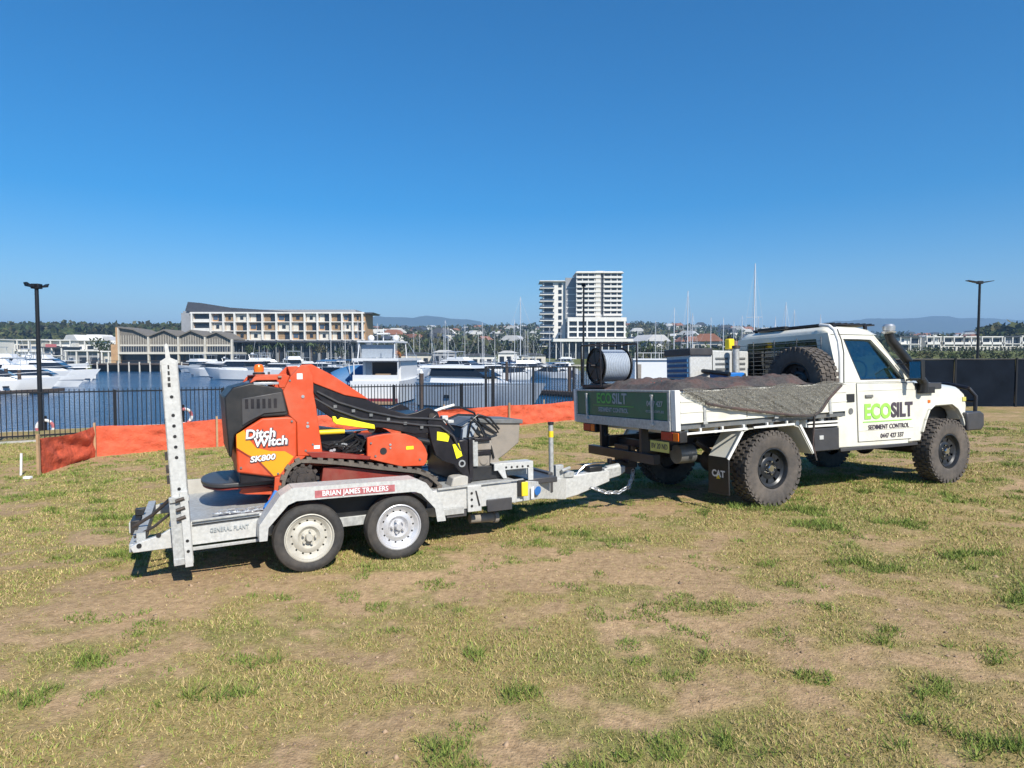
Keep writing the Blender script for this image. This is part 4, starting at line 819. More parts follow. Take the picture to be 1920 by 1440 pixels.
# decal and lettering
dc = MB().prism([(-0.500, 1.12), (-0.44, 1.155), (-0.40, 1.07), (-0.35, 1.00), (-0.24, 0.965), (-0.12, 0.955), (-0.050, 0.905), (-0.16, 0.765), (-0.212, 0.748), (-0.33, 0.895), (-0.42, 0.95), (-0.500, 1.01)], YN-0.0035, YN-0.0005).build('decal', 'amber_decal', L)
MB().strip([(-0.500, 0.995), (-0.42, 0.935), (-0.335, 0.88), (-0.222, 0.745)], YN-0.0045, YN-0.001, 0.008).build('decal_edge', 'dark_red_paint', dc)
for (bd, x, z, sz) in (('Ditch', -0.315, 1.115, 0.105), ('Witch', -0.235, 1.045, 0.105)):
    text(bd, sz, (x+0.004, YN-0.006, z-0.005), (R(90), R(-2), 0), 'letter_dark', dc, sx=1.02, bold=0.009, ext=0.001, shear=0.12)
    text(bd, sz, (x, YN-0.010, z), (R(90), R(-2), 0), 'letter_white', dc, sx=1.02, bold=0.003, shear=0.12)
text('SK800', 0.066, (-0.30, YN-0.006, 0.905), (R(90), R(-4), 0), 'letter_dark', dc, sx=1.15, bold=0.006, ext=0.001, shear=0.2)
text('SK800', 0.066, (-0.302, YN-0.010, 0.908), (R(90), R(-4), 0), 'letter_white', dc, sx=1.15, bold=0.002, shear=0.2)
# orange leg and platform
body([(-0.206, 0.738), (-0.135, 0.745), (-0.03, 0.905), (0.05, 0.90), (-0.08, 0.80), (-0.14, 0.70), (-0.17, 0.58), (-0.215, 0.51), (-0.265, 0.55), (-0.215, 0.62)], 'leg_plate', 'orange_paint', YN-0.008, YN+0.03, 0.004)
pf = empty('rider_platform'); pf.parent = L
MB().prism([(-0.76+0.14*(1-math.cos(a))*1.0, 0) for a in ()] or [(-0.58-0.19*math.cos(a), CY+0.42*math.sin(a)) for a in np.linspace(-1.5, 1.5, 17)]+[(-0.2, CY+0.42), (-0.2, CY-0.42)], 0.662, 0.70, 2).build('platform_pad', 'charcoal_plastic', pf, 0.01)
MB().prism([(-0.57-0.19*math.cos(a), CY+0.40*math.sin(a)) for a in np.linspace(-1.5, 1.5, 17)]+[(-0.2, CY+0.40), (-0.2, CY-0.40)], 0.638, 0.658, 2).build('platform_rim', 'dark_red_paint', pf, 0.006)
for y in (0.58, 1.3): MB().prism([(-0.48, 0.60), (-0.42, 0.70), (-0.36, 0.66), (-0.19, 0.62), (-0.17, 0.56), (-0.42, 0.585)], y, y+0.03).build('platform_bracket', 'orange_paint', pf, 0.004)
MB().box(-0.48, -0.16, YN+0.03, YF-0.03, 0.70, 0.80).box(-0.19, -0.05, 0.6, 1.32, 0.52, 0.80).build('lower_body', 'black_paint', L, 0.01)
# track
tp = [(-0.13, 0.53), (-0.15, 0.62), (-0.135, 0.72), (-0.09, 0.815), (-0.01, 0.865), (0.09, 0.858), (0.35, 0.820), (0.70, 0.750), (1.05, 0.690), (1.16, 0.640), (1.255, 0.555), (1.25, 0.51), (1.17, 0.492), (0.9, 0.488), (0.3, 0.475), (0.0, 0.47), (-0.09, 0.48)]
def resample(pts, n):
    P = [Vector((p_[0], p_[1])) for p_ in pts]; P.append(P[0]); Ls = [0]
    for i in range(len(P)-1): Ls.append(Ls[-1]+(P[i+1]-P[i]).length)
    out = []
    for k in range(n):
        s = Ls[-1]*k/n; i = max(j for j in range(len(Ls)-1) if Ls[j] <= s); t = (s-Ls[i])/(Ls[i+1]-Ls[i]); out.append(P[i].lerp(P[i+1], t))
    return out
tr_pts = resample(tp, 70)
for y0, y1 in ((0.38, 0.58), (1.34, 1.54)):
    mb = MB()
    for i in range(70):
        p_, q_ = tr_pts[i], tr_pts[(i+1) % 70]; d = (q_-p_).normalized(); nrm = Vector((-d.y, d.x))  # outward for this winding
        th_ = 0.034 if i % 2 == 0 else 0.014
        mb.prism([(p_.x, p_.y), (q_.x, q_.y), (q_.x+nrm.x*th_, q_.y+nrm.y*th_), (p_.x+nrm.x*th_, p_.y+nrm.y*th_)], y0, y1)
        mb.prism([(p_.x, p_.y), (q_.x, q_.y), (q_.x-nrm.x*0.014, q_.y-nrm.y*0.014), (p_.x-nrm.x*0.014, p_.y-nrm.y*0.014)], y0, y1)
    tk = mb.build('rubber_track', 'track_rubber', L, 0, 0)
    sgn = -1 if y0 < 1 else 1; yc = (y0+y1)/2; ys = y0+0.035 if y0 < 1 else y1-0.035
    mb = MB()
    for k in range(12):
        a = 2*math.pi*k/12; st = len(mb.v); mb.prism([(-0.022, 0.10), (0.022, 0.10), (0.012, 0.138), (-0.012, 0.138)], ys-0.02, ys+0.02)
        mb.v[st:] = [(0.02+math.cos(a)*v[0]+math.sin(a)*v[2], v[1], 0.705-math.sin(a)*v[0]+math.cos(a)*v[2]) for v in mb.v[st:]]
    mb.cyl((0.02, ys-0.02, 0.705), (0.02, ys+0.02, 0.705), 0.112, 24).cyl((0.02, ys+sgn*0.02, 0.705), (0.02, ys+sgn*0.045, 0.705), 0.055, 16)
    for k in range(6):
        a = k*math.pi/3; mb.cyl((0.02+0.08*math.cos(a), ys+sgn*0.02, 0.705+0.08*math.sin(a)), (0.02+0.08*math.cos(a), ys+sgn*0.03, 0.705+0.08*math.sin(a)), 0.010, 6)
    mb.build('sprocket', 'dark_steel', tk)
    for k, (x, z, r) in enumerate(((1.13, 0.58, 0.075), (0.25, 0.535, 0.045), (0.42, 0.537, 0.045), (0.59, 0.54, 0.045), (0.76, 0.543, 0.045), (0.93, 0.546, 0.045))):
        MB().cyl((x, y0+0.03, z), (x, y1-0.03, z), r, 20).cyl((x, y0+0.02, z), (x, y1-0.02, z), r*0.45, 12).build('roller', 'dark_steel', tk)
    MB().prism([(0.17, 0.60), (0.20, 0.79), (0.36, 0.785), (0.72, 0.72), (1.02, 0.665), (1.02, 0.60), (0.6, 0.60)], y0+0.05, y1-0.05).build('track_frame', 'dark_red_paint', tk, 0.006)
# middle: fender sill, engine bay, front housing
body([(0.10, 0.885), (0.60, 0.83), (0.62, 0.86), (0.20, 0.93), (0.05, 0.94)], 'track_guard', 'dark_red_paint', YN-0.01, YN+0.10, 0.005)
body([(0.05, 0.80), (1.0, 0.70), (1.0, 0.82), (0.05, 0.9)], 'main_frame', 'orange_paint', 0.60, 1.32, 0.006)
fp = [(0.585, 0.84), (0.59, 1.03), (0.66, 1.045), (0.75, 1.055), (0.86, 1.058), (0.95, 1.045), (1.04, 1.01), (1.10, 0.965), (1.14, 0.90), (1.16, 0.84), (1.15, 0.77), (1.12, 0.735), (0.90, 0.745)]
for y0, y1 in ((YN, YN+0.05), (YF-0.05, YF)):
    fh = body(fp, 'front_housing', 'orange_paint', y0, y1, 0.006)
MB().cyl((0.735, YN-0.004, 0.90), (0.735, YN+0.004, 0.90), 0.032, 18).build('housing_hole', 'black_plastic', fh)
MB().cyl((0.80, YN-0.008, 0.955), (0.80, YN-0.001, 0.955), 0.011, 8).cyl((0.80, YN-0.008, 0.925), (0.80, YN-0.001, 0.925), 0.008, 8).build('housing_bolt', 'alloy', fh)
body([(1.0, 0.62), (1.12, 0.62), (1.13, 0.95), (1.05, 0.98), (0.62, 1.0), (0.62, 0.9)], 'front_plate', 'black_paint', YN+0.06, YF-0.06, 0.006)
body([(0.17, 0.84), (0.60, 0.80), (0.60, 1.04), (0.17, 1.12)], 'engine_block', 'black_paint', 0.56, 1.36, 0.02)
mb = MB(); rnd = random.Random(3)
for k in range(16):
    x = rnd.uniform(0.2, 0.5); z = rnd.uniform(0.86, 1.02); mb.tube([(x, 0.53, z), (x+rnd.uniform(0.03, 0.12), 0.50, z+rnd.uniform(-0.04, 0.06)), (x+rnd.uniform(0.05, 0.2), 0.53, z+rnd.uniform(-0.05, 0.08))], 0.010, 6)
mb.build('hydraulic_hoses', 'black_plastic', L)
mb = MB()
for k in range(14):
    x = rnd.uniform(0.2, 0.56); z = rnd.uniform(0.87, 1.03); mb.cyl((x, 0.555, z), (x, 0.515, z), rnd.uniform(0.008, 0.018), 6)
mb.build('fitting', 'alloy', L)
MB().box(0.2, 0.57, 0.48, 0.50, 0.855, 0.875).build('bay_rail', 'orange_paint', L, 0.003)
# boom
arm = [(0.10, 1.50), (0.16, 1.60), (0.50, 1.42), (0.80, 1.285), (0.98, 1.225), (1.08, 1.245), (1.19, 1.285), (1.285, 1.235), (1.33, 1.12), (1.31, 1.04), (1.05, 1.03), (0.76, 1.105), (0.50, 1.13), (0.30, 1.275), (0.15, 1.42)]
for y0, y1 in ((YN+0.05, YN+0.10), (YF-0.10, YF-0.05)):
    bm1 = body(arm, 'boom_arm', 'black_paint', y0, y1, 0.008)
    o2 = MB().prism([(0.03, 1.695), (0.12, 1.70), (0.30, 1.60), (0.56, 1.42), (0.62, 1.375), (0.40, 1.42), (0.14, 1.53), (0.06, 1.60)], y0-0.012, y1+0.012).build('boom_link', 'orange_paint', L, 0.006)
MB().box(0.9, 1.25, YN+0.1, YF-0.1, 1.10, 1.22).build('boom_cross_tube', 'black_paint', L, 0.01)
cyl = MB().prism([(0.285, 1.235), (0.315, 1.235), (0.325, 1.205), (0.345, 1.21), (0.36, 1.225), (0.66, 1.145), (0.665, 1.105), (0.50, 1.13), (0.32, 1.165), (0.29, 1.19)], YN+0.01, YN+0.045).build('lift_cover', 'bright_yellow', L, 0.005)
MB().cyl((0.17, YN+0.07, 1.095), (0.40, YN+0.07, 1.095), 0.022, 12).build('lift_cylinder', 'yellow_paint', L); MB().cyl((0.40, YN+0.07, 1.095), (0.62, YN+0.07, 1.10), 0.012, 10).build('lift_rod', 'chrome', L)
MB().cyl((0.64, YN+0.035, 1.10), (0.64, YN+0.06, 1.10), 0.03, 14).cyl((1.22, YN+0.035, 1.2), (1.22, YN+0.06, 1.2), 0.03, 14).build('boom_pin', 'dark_steel', L)
for k_, pts in enumerate(([(0.14, YN+0.04, 1.40), (0.30, YN+0.035, 1.30), (0.55, YN+0.035, 1.20), (0.85, YN+0.035, 1.16), (1.1, YN+0.035, 1.12), (1.30, YN+0.02, 1.10), (1.42, YN+0.0, 1.0), (1.50, YN+0.03, 0.85)],
        [(0.16, YN+0.04, 1.46), (0.34, YN+0.036, 1.36), (0.60, YN+0.036, 1.27), (0.90, YN+0.036, 1.20), (1.15, YN+0.03, 1.18), (1.34, YN+0.02, 1.16), (1.45, YN+0.06, 1.05)])): MB().tube(pts, 0.010, 7).build('boom_hose', 'charcoal_plastic', L)
for k in range(6): MB().box(0.30+k*0.16, 0.33+k*0.16, YN+0.028, YN+0.05, 1.31-k*0.045, 1.335-k*0.045).build('hose_clamp', 'grey_steel', L)
for (x, z) in ((-0.47, 0.84), (-0.18, 0.77), (-0.06, 1.21), (0.11, 1.0), (0.05, 0.95), (0.62, 0.98), (1.08, 0.80), (0.66, 0.86), (-0.07, 1.56)): MB().cyl((x, YN-0.012, z), (x, YN+0.0, z), 0.009, 8).build('panel_bolt', 'grey_steel', L)
MB().box(-0.012, 0.035, YN-0.008, YN-0.004, 1.57, 1.62).build('warning_sticker', 'letter_white', L); MB().box(0.95, 1.02, YN-0.004, YN-0.001, 0.90, 0.93).build('warning_sticker', 'bright_yellow', L); MB().box(0.12, 0.17, YN-0.008, YN-0.004, 0.96, 0.99).build('warning_sticker', 'letter_white', L)
sl = MB()
for k in range(6): sl.box(-0.43+k*0.045, -0.405+k*0.045, YN-0.018, YN-0.0155, 1.33, 1.41)
sl.build('vent_slot', 'black_paint', L)
# boom head / quick attach
hd = [(1.17, 1.15), (1.27, 1.22), (1.40, 1.07), (1.50, 0.93), (1.57, 0.78), (1.585, 0.68), (1.62, 0.50), (1.54, 0.53), (1.52, 0.62), (1.44, 0.72), (1.33, 0.76), (1.25, 0.82), (1.21, 0.95)]
for y0, y1 in ((YN+0.03, YN+0.09), (YF-0.09, YF-0.03)):
    hh = body(hd, 'boom_head', 'black_paint', y0, y1, 0.008)
MB().prism([(1.265, 1.05), (1.395, 1.02), (1.375, 0.945), (1.262, 0.968)], YN+0.022, YN+0.028).build('yellow_sticker', 'bright_yellow', L)
MB().prism([(1.42, 0.915), (1.485, 0.925), (1.52, 0.80), (1.46, 0.775)], YN+0.022, YN+0.028).build('yellow_sticker', 'bright_yellow', L)
MB().lathe([(0.022, -0.01), (0.036, -0.01), (0.036, 0.0), (0.022, 0.0)], (1.515, YN+0.028, 0.725), 1, 16).build('pin_ring', 'alloy', L)
MB().box(1.50, 1.60, 0.48, 1.44, 0.52, 0.95).build('attachment_plate', 'black_paint', L, 0.01)
for y_ in (0.7, 1.2): MB().cyl((1.30, y_, 0.9), (1.52, y_, 0.85), 0.035, 12).build('tilt_cylinder', 'black_plastic', L)
# silt machine attachment
at = empty('soil_hopper'); at.parent = L
MB().prism([(1.60, 0.80), (1.66, 1.05), (1.74, 1.13), (1.92, 1.115), (2.30, 1.10), (2.28, 0.86), (2.14, 0.76), (1.93, 0.63), (1.75, 0.62)], 0.72, 1.25).build('hopper_side', 'mud_beige', at, 0.01)
MB().prism([(1.62, 1.06), (1.74, 1.14), (2.32, 1.105), (2.32, 1.06), (1.74, 1.09)], 0.70, 1.27).build('hopper_rim', 'grey_steel', at, 0.006)
MB().prism([(1.60, 0.86), (1.62, 1.04), (1.70, 1.10), (1.80, 1.09), (1.72, 0.95), (1.70, 0.86)], 0.66, 0.72).build('hopper_guard', 'boat_grey', at, 0.006)
MB().box(1.60, 1.64, 0.46, 0.62, 0.55, 0.96).box(1.66, 1.84, 0.46, 0.62, 0.93, 0.96).box(1.66, 1.84, 0.48, 0.6, 0.79, 0.83).build('hopper_bracket', 'black_paint', at, 0.004)
MB().box(1.645, 1.70, 0.47, 0.56, 0.68, 0.94).build('side_post', 'galvanised', at, 0.006)
MB().box(1.70, 1.86, 0.50, 0.70, 0.83, 0.93).box(1.70, 1.84, 0.50, 0.70, 0.67, 0.79).cyl((1.77, 0.49, 0.73), (1.77, 0.7, 0.73), 0.05, 14).build('motor_block', 'mud_beige', at, 0.012)
MB().prism([(1.84, 0.66), (1.98, 0.68), (1.94, 0.76), (1.88, 0.90)], 0.55, 0.75).build('chute', 'mud_beige', at, 0.006)
for pts in ([(1.30, 0.62, 1.24), (1.42, 0.62, 1.27), (1.58, 0.64, 1.265), (1.74, 0.66, 1.20), (1.80, 0.66, 1.10), (1.86, 0.62, 0.95), (1.88, 0.6, 0.80)],
            [(1.42, 0.66, 1.14), (1.56, 0.64, 1.19), (1.70, 0.62, 1.18), (1.84, 0.62, 1.14), (1.98, 0.66, 1.03), (2.02, 0.68, 0.985), (1.96, 0.66, 0.99), (1.84, 0.64, 1.06), (1.76, 0.62, 1.12)],
            [(1.68, 0.60, 1.16), (1.76, 0.58, 1.08), (1.80, 0.56, 0.98), (1.87, 0.54, 0.86), (1.90, 0.54, 0.74)],
            [(1.70, 0.60, 1.06), (1.74, 0.58, 0.99), (1.83, 0.56, 0.92), (1.86, 0.54, 0.78), (1.84, 0.54, 0.66)],
            [(1.66, 0.64, 0.95), (1.68, 0.6, 1.12), (1.76, 0.6, 1.185), (1.90, 0.62, 1.14), (2.02, 0.66, 1.02)]):
    MB().tube(pts, 0.011, 7).build('hydraulic_hose', 'black_plastic', at)
MB().tube([(1.27, 0.58, 1.23), (1.36, 0.58, 1.26), (1.50, 0.6, 1.29)], 0.014, 7).build('hose_sleeve', 'letter_white', at)
MB().box(1.36, 1.42, 0.55, 0.62, 1.11, 1.19).box(1.40, 1.46, 0.5, 0.56, 1.12, 1.15).build('hose_bracket', 'galvanised_bright', at, 0.004)
# things lying on the deck
bk = MB().prism([(1.50, 0.525), (2.05, 0.54), (2.02, 0.60), (1.90, 0.67), (1.60, 0.69)], 0.50, 1.45).build('bucket', 'black_plastic', None, 0.01); bk.matrix_world = TM
tag(bk, 'low black bucket lying on the trailer deck in front of the loader', 'bucket')
bl = MB().prism([(1.38, 0.505), (1.56, 0.51), (1.565, 0.60), (1.50, 0.615), (1.41, 0.60)], 0.40, 0.56).build('timber_block', 'concrete', None, 0.012); bl.matrix_world = TM
tag(bl, 'pale block on the trailer deck beside the front of the track', 'block')
stp = MB().tube([(-0.30, 0.30, 0.50), (-0.24, 0.36, 0.56), (-0.20, 0.40, 0.62)], 0.02, 6).ball((-0.24, 0.34, 0.52), 0.05, 10, 6, (1.3, 1, 0.7)).build('tie_down_strap', 'blue_paint', None); stp.matrix_world = TM
tag(stp, 'bright blue tie down strap at the rear foot of the loader', 'strap')
tch = empty('tie_down_chain', label='small steel chain lying on the deck behind the loader track', cat='chain'); tch.matrix_world = TM @ Matrix.Translation((-0.45, 0.33, 0.485))
for k in range(12):
    o = inst('chain_link', link, tch, (0.035*k-0.2+0.01*math.sin(k), 0.02*math.sin(k*0.9), 0.01+0.008*(k % 2)), (R(90*(k % 2)), 0, 0.3*math.sin(k)))

# ================================================================== SITE OBJECTS
def G(x, y, dz=0.0): return (x, y, H(x, y)+dz)
# left picket fence: posts, rails, pickets as single parts
A_, B_ = Vector((-11.6, 14.2)), Vector((-0.95, 20.9)); D_ = (B_-A_).normalized()
fen = empty('picket_fence', G(A_.x, A_.y), 'low black tubular picket fence running behind the orange silt fence', 'fence')
def fence_run(fen, P0, P1, topz0, topz1, sp, tip, posts, pick_r=0.009, mid=False, base=None, group_pick=True):
    Lr = (P1-P0).length; d = (P1-P0)/Lr; o = Vector(fen.location); ang = math.atan2(d.y, d.x)
    pk = MB().box(-pick_r, pick_r, -pick_r, pick_r, 0, 1).mesh('picket', 'fence_black', 0)
    n = int(Lr/sp)
    for i in range(n):
        s = (i+0.5)*sp; p_ = P0+d*s; zt = topz0+(topz1-topz0)*s/Lr+tip; zb = (H(p_.x, p_.y)+0.08) if base is None else base
        inst('picket', pk, fen, (p_.x-o.x, p_.y-o.y, zb-o.z), (0, 0, ang), (1, 1, zt-zb))
    for s in posts:
        p_ = P0+d*s; zt = topz0+(topz1-topz0)*s/Lr; zb = H(p_.x, p_.y)-0.1
        MB().box(-0.035, 0.035, -0.035, 0.035, zb, zt+0.03).box(-0.04, 0.04, -0.04, 0.04, zt+0.03, zt+0.04).map(lambda x, y, z: (p_.x-o.x+x*d.x-y*d.y, p_.y-o.y+x*d.y+y*d.x, z-o.z)).build('post', 'fence_black', fen)
    for dz in ([0.0, 'low'] + ([mid] if mid else [])):
        def zz(p_, s): return H(p_.x, p_.y)+0.14 if dz == 'low' else topz0+(topz1-topz0)*s/Lr-dz
        a = (P0.x-o.x, P0.y-o.y, zz(P0, 0)-o.z); b_ = (P1.x-o.x, P1.y-o.y, zz(P1, Lr)-o.z)
        nn = Vector((-d.y, d.x))*0.012; mb = MB()
        mb.add([(a[0]-nn.x, a[1]-nn.y, a[2]-0.016), (b_[0]-nn.x, b_[1]-nn.y, b_[2]-0.016), (b_[0]+nn.x, b_[1]+nn.y, b_[2]-0.016), (a[0]+nn.x, a[1]+nn.y, a[2]-0.016),
                (a[0]-nn.x, a[1]-nn.y, a[2]+0.016), (b_[0]-nn.x, b_[1]-nn.y, b_[2]+0.016), (b_[0]+nn.x, b_[1]+nn.y, b_[2]+0.016), (a[0]+nn.x, a[1]+nn.y, a[2]+0.016)],
               [[0,3,2,1],[4,5,6,7],[0,1,5,4],[1,2,6,5],[2,3,7,6],[3,0,4,7]])
        mb.build('rail', 'fence_black', fen)
A0 = A_-D_*3.6
fence_run(fen, A0, B_, 0.955, 0.82, 0.098, 0.07, [0.1, 3.6, 5.95, 8.35, 10.75, 13.1, 15.4])
tf = empty('security_fence', G(-0.9, 21.3), 'taller black picket fence with heavy posts beside the hose reel', 'fence')
fence_run(tf, Vector((-0.92, 21.3)), Vector((3.35, 22.6)), 1.375, 1.37, 0.098, 0.04, [0.05, 0.30, 1.72, 3.2, 4.3], 0.010)
# shade cloth fence on the right
sf = empty('shade_fence', G(12.5, 24.5), 'dark shade cloth panel fence behind the front of the truck', 'fence'); o0 = Vector(sf.location)
P0, P1 = Vector((14.6, 24.5)), Vector((25.0, 24.9)); Lr = (P1-P0).length; d = (P1-P0)/Lr
k = 0; s = 0
while s < Lr-0.1:
    w = 2.42; a = P0+d*(s+0.03); b_ = P0+d*min(Lr, s+w-0.03); za, zb_ = H(a.x, a.y), H(b_.x, b_.y)
    def clothp(u, v, a=a, b_=b_, za=za, zb_=zb_, k=k):
        x = a.x+(b_.x-a.x)*u-o0.x; y = a.y+(b_.y-a.y)*u-o0.y+0.02*math.sin(u*9+k)*math.sin(v*3.1); return (x, y, (za+(zb_-za)*u)-o0.z+0.03+1.80*v-0.015*math.sin(u*math.pi)*(v > 0.5))
    MB().grid(clothp, 14, 8).build('cloth_panel', 'shade_cloth', sf, 0, 80)
    p_ = P0+d*s; z = H(p_.x, p_.y); MB().box(p_.x-0.03-o0.x, p_.x+0.03-o0.x, p_.y-0.06-o0.y, p_.y-0.01-o0.y, z-0.1-o0.z, z+1.90-o0.z).build('post', 'fence_black', sf)
    s += w; k += 1
MB().cyl((P0.x-o0.x, P0.y-o0.y, H(P0.x, P0.y)+1.84-o0.z), (P1.x-o0.x, P1.y-o0.y, H(P1.x, P1.y)+1.84-o0.z), 0.022, 8).build('top_rail', 'fence_black', sf)
# promenade kerb and white rail
kb = MB()
for i in range(1, 3):
    (x1, y1), (x2, y2) = EDGE[i], EDGE[i+1]; n_ = 12
    for j in range(n_):
        pa = Vector((x1+(x2-x1)*j/n_, y1+(y2-y1)*j/n_)); pb = Vector((x1+(x2-x1)*(j+1)/n_, y1+(y2-y1)*(j+1)/n_)); dd = (pb-pa).normalized(); nn = Vector((dd.y, -dd.x))*0.35
        kb.prism([(pa.x, pa.y), (pb.x, pb.y), (pb.x+nn.x, pb.y+nn.y), (pa.x+nn.x, pa.y+nn.y)], -0.75, -0.42, 2)
(x1, y1), (x2, y2) = (-40, 2.6), EDGE[1]
dd = Vector((x2-x1, y2-y1)).normalized(); nn = Vector((dd.y, -dd.x))*0.35; kb.prism([(x1, y1), (x2, y2), (x2+nn.x, y2+nn.y), (x1+nn.x, y1+nn.y)], -0.75, -0.42, 2)
o = kb.build('seawall', 'concrete', None, 0.01); tag(o, 'pale concrete seawall coping along the marina edge', 'seawall', kind='structure')
fk = MB(); pa = A0-D_*1.5; pb = A_+D_*1.4; nn = Vector((D_.y, -D_.x))*0.14
fk.prism([(pa.x, pa.y), (pb.x, pb.y), (pb.x+nn.x, pb.y+nn.y), (pa.x+nn.x, pa.y+nn.y)], H(pa.x, pa.y)-0.1, H(pb.x, pb.y)+0.05, 2)
tag(fk.build('kerb', 'concrete', None, 0.006), 'pale concrete kerb strip at the foot of the picket fence', 'kerb', kind='structure')
# silt fence
SP = [(-7.72, 10.38), (-8.15, 12.45), (-6.35, 13.7), (-3.5, 15.8), (-0.1, 17.9), (2.0, 19.7), (3.6, 20.6)]
si = empty('silt_fence', G(*SP[0]), 'low orange silt fence fabric stretched between stakes across the field', 'silt fence'); so = Vector(si.location)
tot = 0; segs = []
for i in range(len(SP)-1):
    a, b_ = Vector(SP[i]), Vector(SP[i+1]); segs.append((a, b_, (b_-a).length))
for i, (a, b_, l_) in enumerate(segs):
    dd = (b_-a)/l_; nn = Vector((-dd.y, dd.x)); nu = max(24, int(l_/0.06))
    def fp_(u, v, a=a, b_=b_, l_=l_, nn=nn, i=i):
        s = u*l_; p_ = a+(b_-a)*u; sag = -0.055*math.sin(math.pi*u)*(1 if l_ > 1.5 else 0.4)*v
        w = (float(fbm(np.array([s*1.2+i*7+v*1.5]), np.array([v*2.0-s*0.25]), 3, 90)[0])-0.5)*0.22*math.sin(math.pi*min(1, max(0, u)))**0.35+0.012*math.sin(s*14+v*9)*math.sin(math.pi*v)
        x = p_.x+nn.x*w; y = p_.y+nn.y*w; return (x-so.x, y-so.y, H(x, y)-so.z-0.02+(0.62+sag)*v)
    MB().grid(fp_, nu, 12).build('fabric', 'orange_mesh', si, 0, 80)
stake = MB().prism([(-0.02, 0), (0.02, 0), (0.018, 0.70), (-0.018, 0.70)], -0.02, 0.02).mesh('stake', 'timber')
for i, (x, y) in enumerate(SP[:-1]): inst('stake', stake, si, (x-so.x+0.03, y-so.y-0.05, H(x, y)-so.z-0.03), (0, 0, 0.3*i))
for i, (u, k) in enumerate(((0.5, 2), (0.5, 3), (0.5, 4))):
    p_ = Vector(SP[k]).lerp(Vector(SP[k+1]), u); inst('stake', stake, si, (p_.x-so.x, p_.y-so.y+0.12, H(p_.x, p_.y)-so.z-0.03))
pg = MB().cyl((0, 0, -0.05), (0.02, 0, 0.36), 0.018, 8).build('survey_peg', 'letter_white', None); pg.location = G(-8.0, 10.35); tag(pg, 'thin white survey peg left of the silt fence end', 'peg')
pb_ = MB().box(-0.08, 0.08, -0.05, 0.05, 0, 0.05).build('paint_block', 'letter_white', None, 0.01); pb_.scale = (0.7, 0.7, 0.8); pb_.location = G(-7.66, 10.05); tag(pb_, 'small white block lying by the foot of the orange silt fence', 'block')
# lamp posts
def lamp_post(x, y, h, ang, label, arms=0.62, base=None):
    z = H(x, y) if base is None else base
    t_ = empty('street_lamp', (x, y, z), label, 'street lamp', 'black lamp posts along the marina')
    MB().cyl((0, 0, 0), (0, 0, h), 0.065, 14, 0.05).cyl((0, 0, 0), (0, 0, 0.05), 0.13, 14).build('pole', 'fence_black', t_)
    MB().box(-0.11, 0.11, -0.09, 0.09, h-0.12, h+0.02).build('bracket', 'fence_black', t_, 0.01)
    c, s = math.cos(ang), math.sin(ang)
    for sg in (-1, 1):
        o = MB().prism([(0.10, h-0.02), (0.20, h-0.01), (arms+0.15, h+0.045), (arms+0.15, h+0.02), (0.25, h-0.06), (0.1, h-0.08)], -0.10, 0.10).map(lambda X, Y, Z: (sg*X, Y, Z)).map(lambda X, Y, Z: (X*c-Y*s, X*s+Y*c, Z)).build('lamp_head', 'fence_black', t_)
    return t_
lamp_post(-13.52, 18.3, 4.35, R(62), 'black lamp post at the left end of the fence with flat head', 0.13)
lamp_post(3.9, 35.0, 8.35, R(80), 'plain dark lamp post standing in front of the apartment tower', 0.2, -2.7)
lamp_post(21.8, 30.0, 5.45, R(6), 'black twin arm lamp post behind the dark shade cloth fence', 0.50)
# lifebuoys on white stands
def lifebuoy(x, y, label, rot, dz=0.0):
    t_ = empty('lifebuoy', (x, y, H(x, y)), label, 'lifebuoy', 'red and white lifebuoys on the promenade')
    n_ = 8
    for k in range(n_):
        a0, a1 = 2*math.pi*k/n_, 2*math.pi*(k+1)/n_
        pts = [(0.27*math.cos(a), 0, 0.42+0.27*math.sin(a)) for a in np.linspace(a0, a1, 5)]
        MB().tube(pts, 0.055, 10).build('ring_section', 'boat_white' if k % 2 else 'pink_sticker', t_)
    MB().box(-0.03, 0.03, 0.05, 0.09, -0.1, 0.85).build('stand', 'fence_black', t_); t_.rotation_euler = (0, 0, rot); t_.scale = (0.8, 0.8, 0.8); t_.location.z -= dz
lifebuoy(-13.55, 18.5, 'pink and white lifebuoy at the foot of the left lamp post', 0.2, 0.05)
lifebuoy(-9.7, 18.9, 'pink and white lifebuoy seen through the fence right of the upright ramp', 1.0, 0.12)

# ================================================================== TREES
def leaf_cloud(mb_co, mb_q, mb_c, c, r, n, size, col, hz_=1.0):
    u = rng.normal(size=(n, 3)); u /= np.linalg.norm(u, axis=1)[:, None]; rad = rng.uniform(0.35, 1.0, (n, 1))**0.5
    lump = 1+0.25*np.sin(u[:, :1]*5+c[0])*np.cos(u[:, 1:2]*4+c[1])
    P = np.array(c)+u*rad*lump*np.array([r, r, r*hz_]); a = rng.normal(size=(n, 3)); a /= np.linalg.norm(a, axis=1)[:, None]; b_ = np.cross(a, rng.normal(size=(n, 3))); b_ /= np.linalg.norm(b_, axis=1)[:, None]
    s = size*rng.uniform(0.6, 1.3, (n, 1)); quad = np.stack([P-a*s, P-b_*s*0.7, P+a*s, P+b_*s*0.7], 1).reshape(-1, 3)
    mb_co.append(quad); mb_c.append(np.repeat(np.array(col)[None]*rng.uniform(0.6, 1.35, (n, 1)), 4, 0))
def cloud_mesh(name, co, cc, m):
    co = np.concatenate(co); cc = np.concatenate(cc); q = np.arange(len(co)).reshape(-1, 4); return np_mesh(name, co, q, m, cc)
GREENS = [(0.035, 0.055, 0.02), (0.055, 0.075, 0.028), (0.075, 0.085, 0.03), (0.045, 0.05, 0.025), (0.09, 0.085, 0.04)]
co_, cc_ = [], []
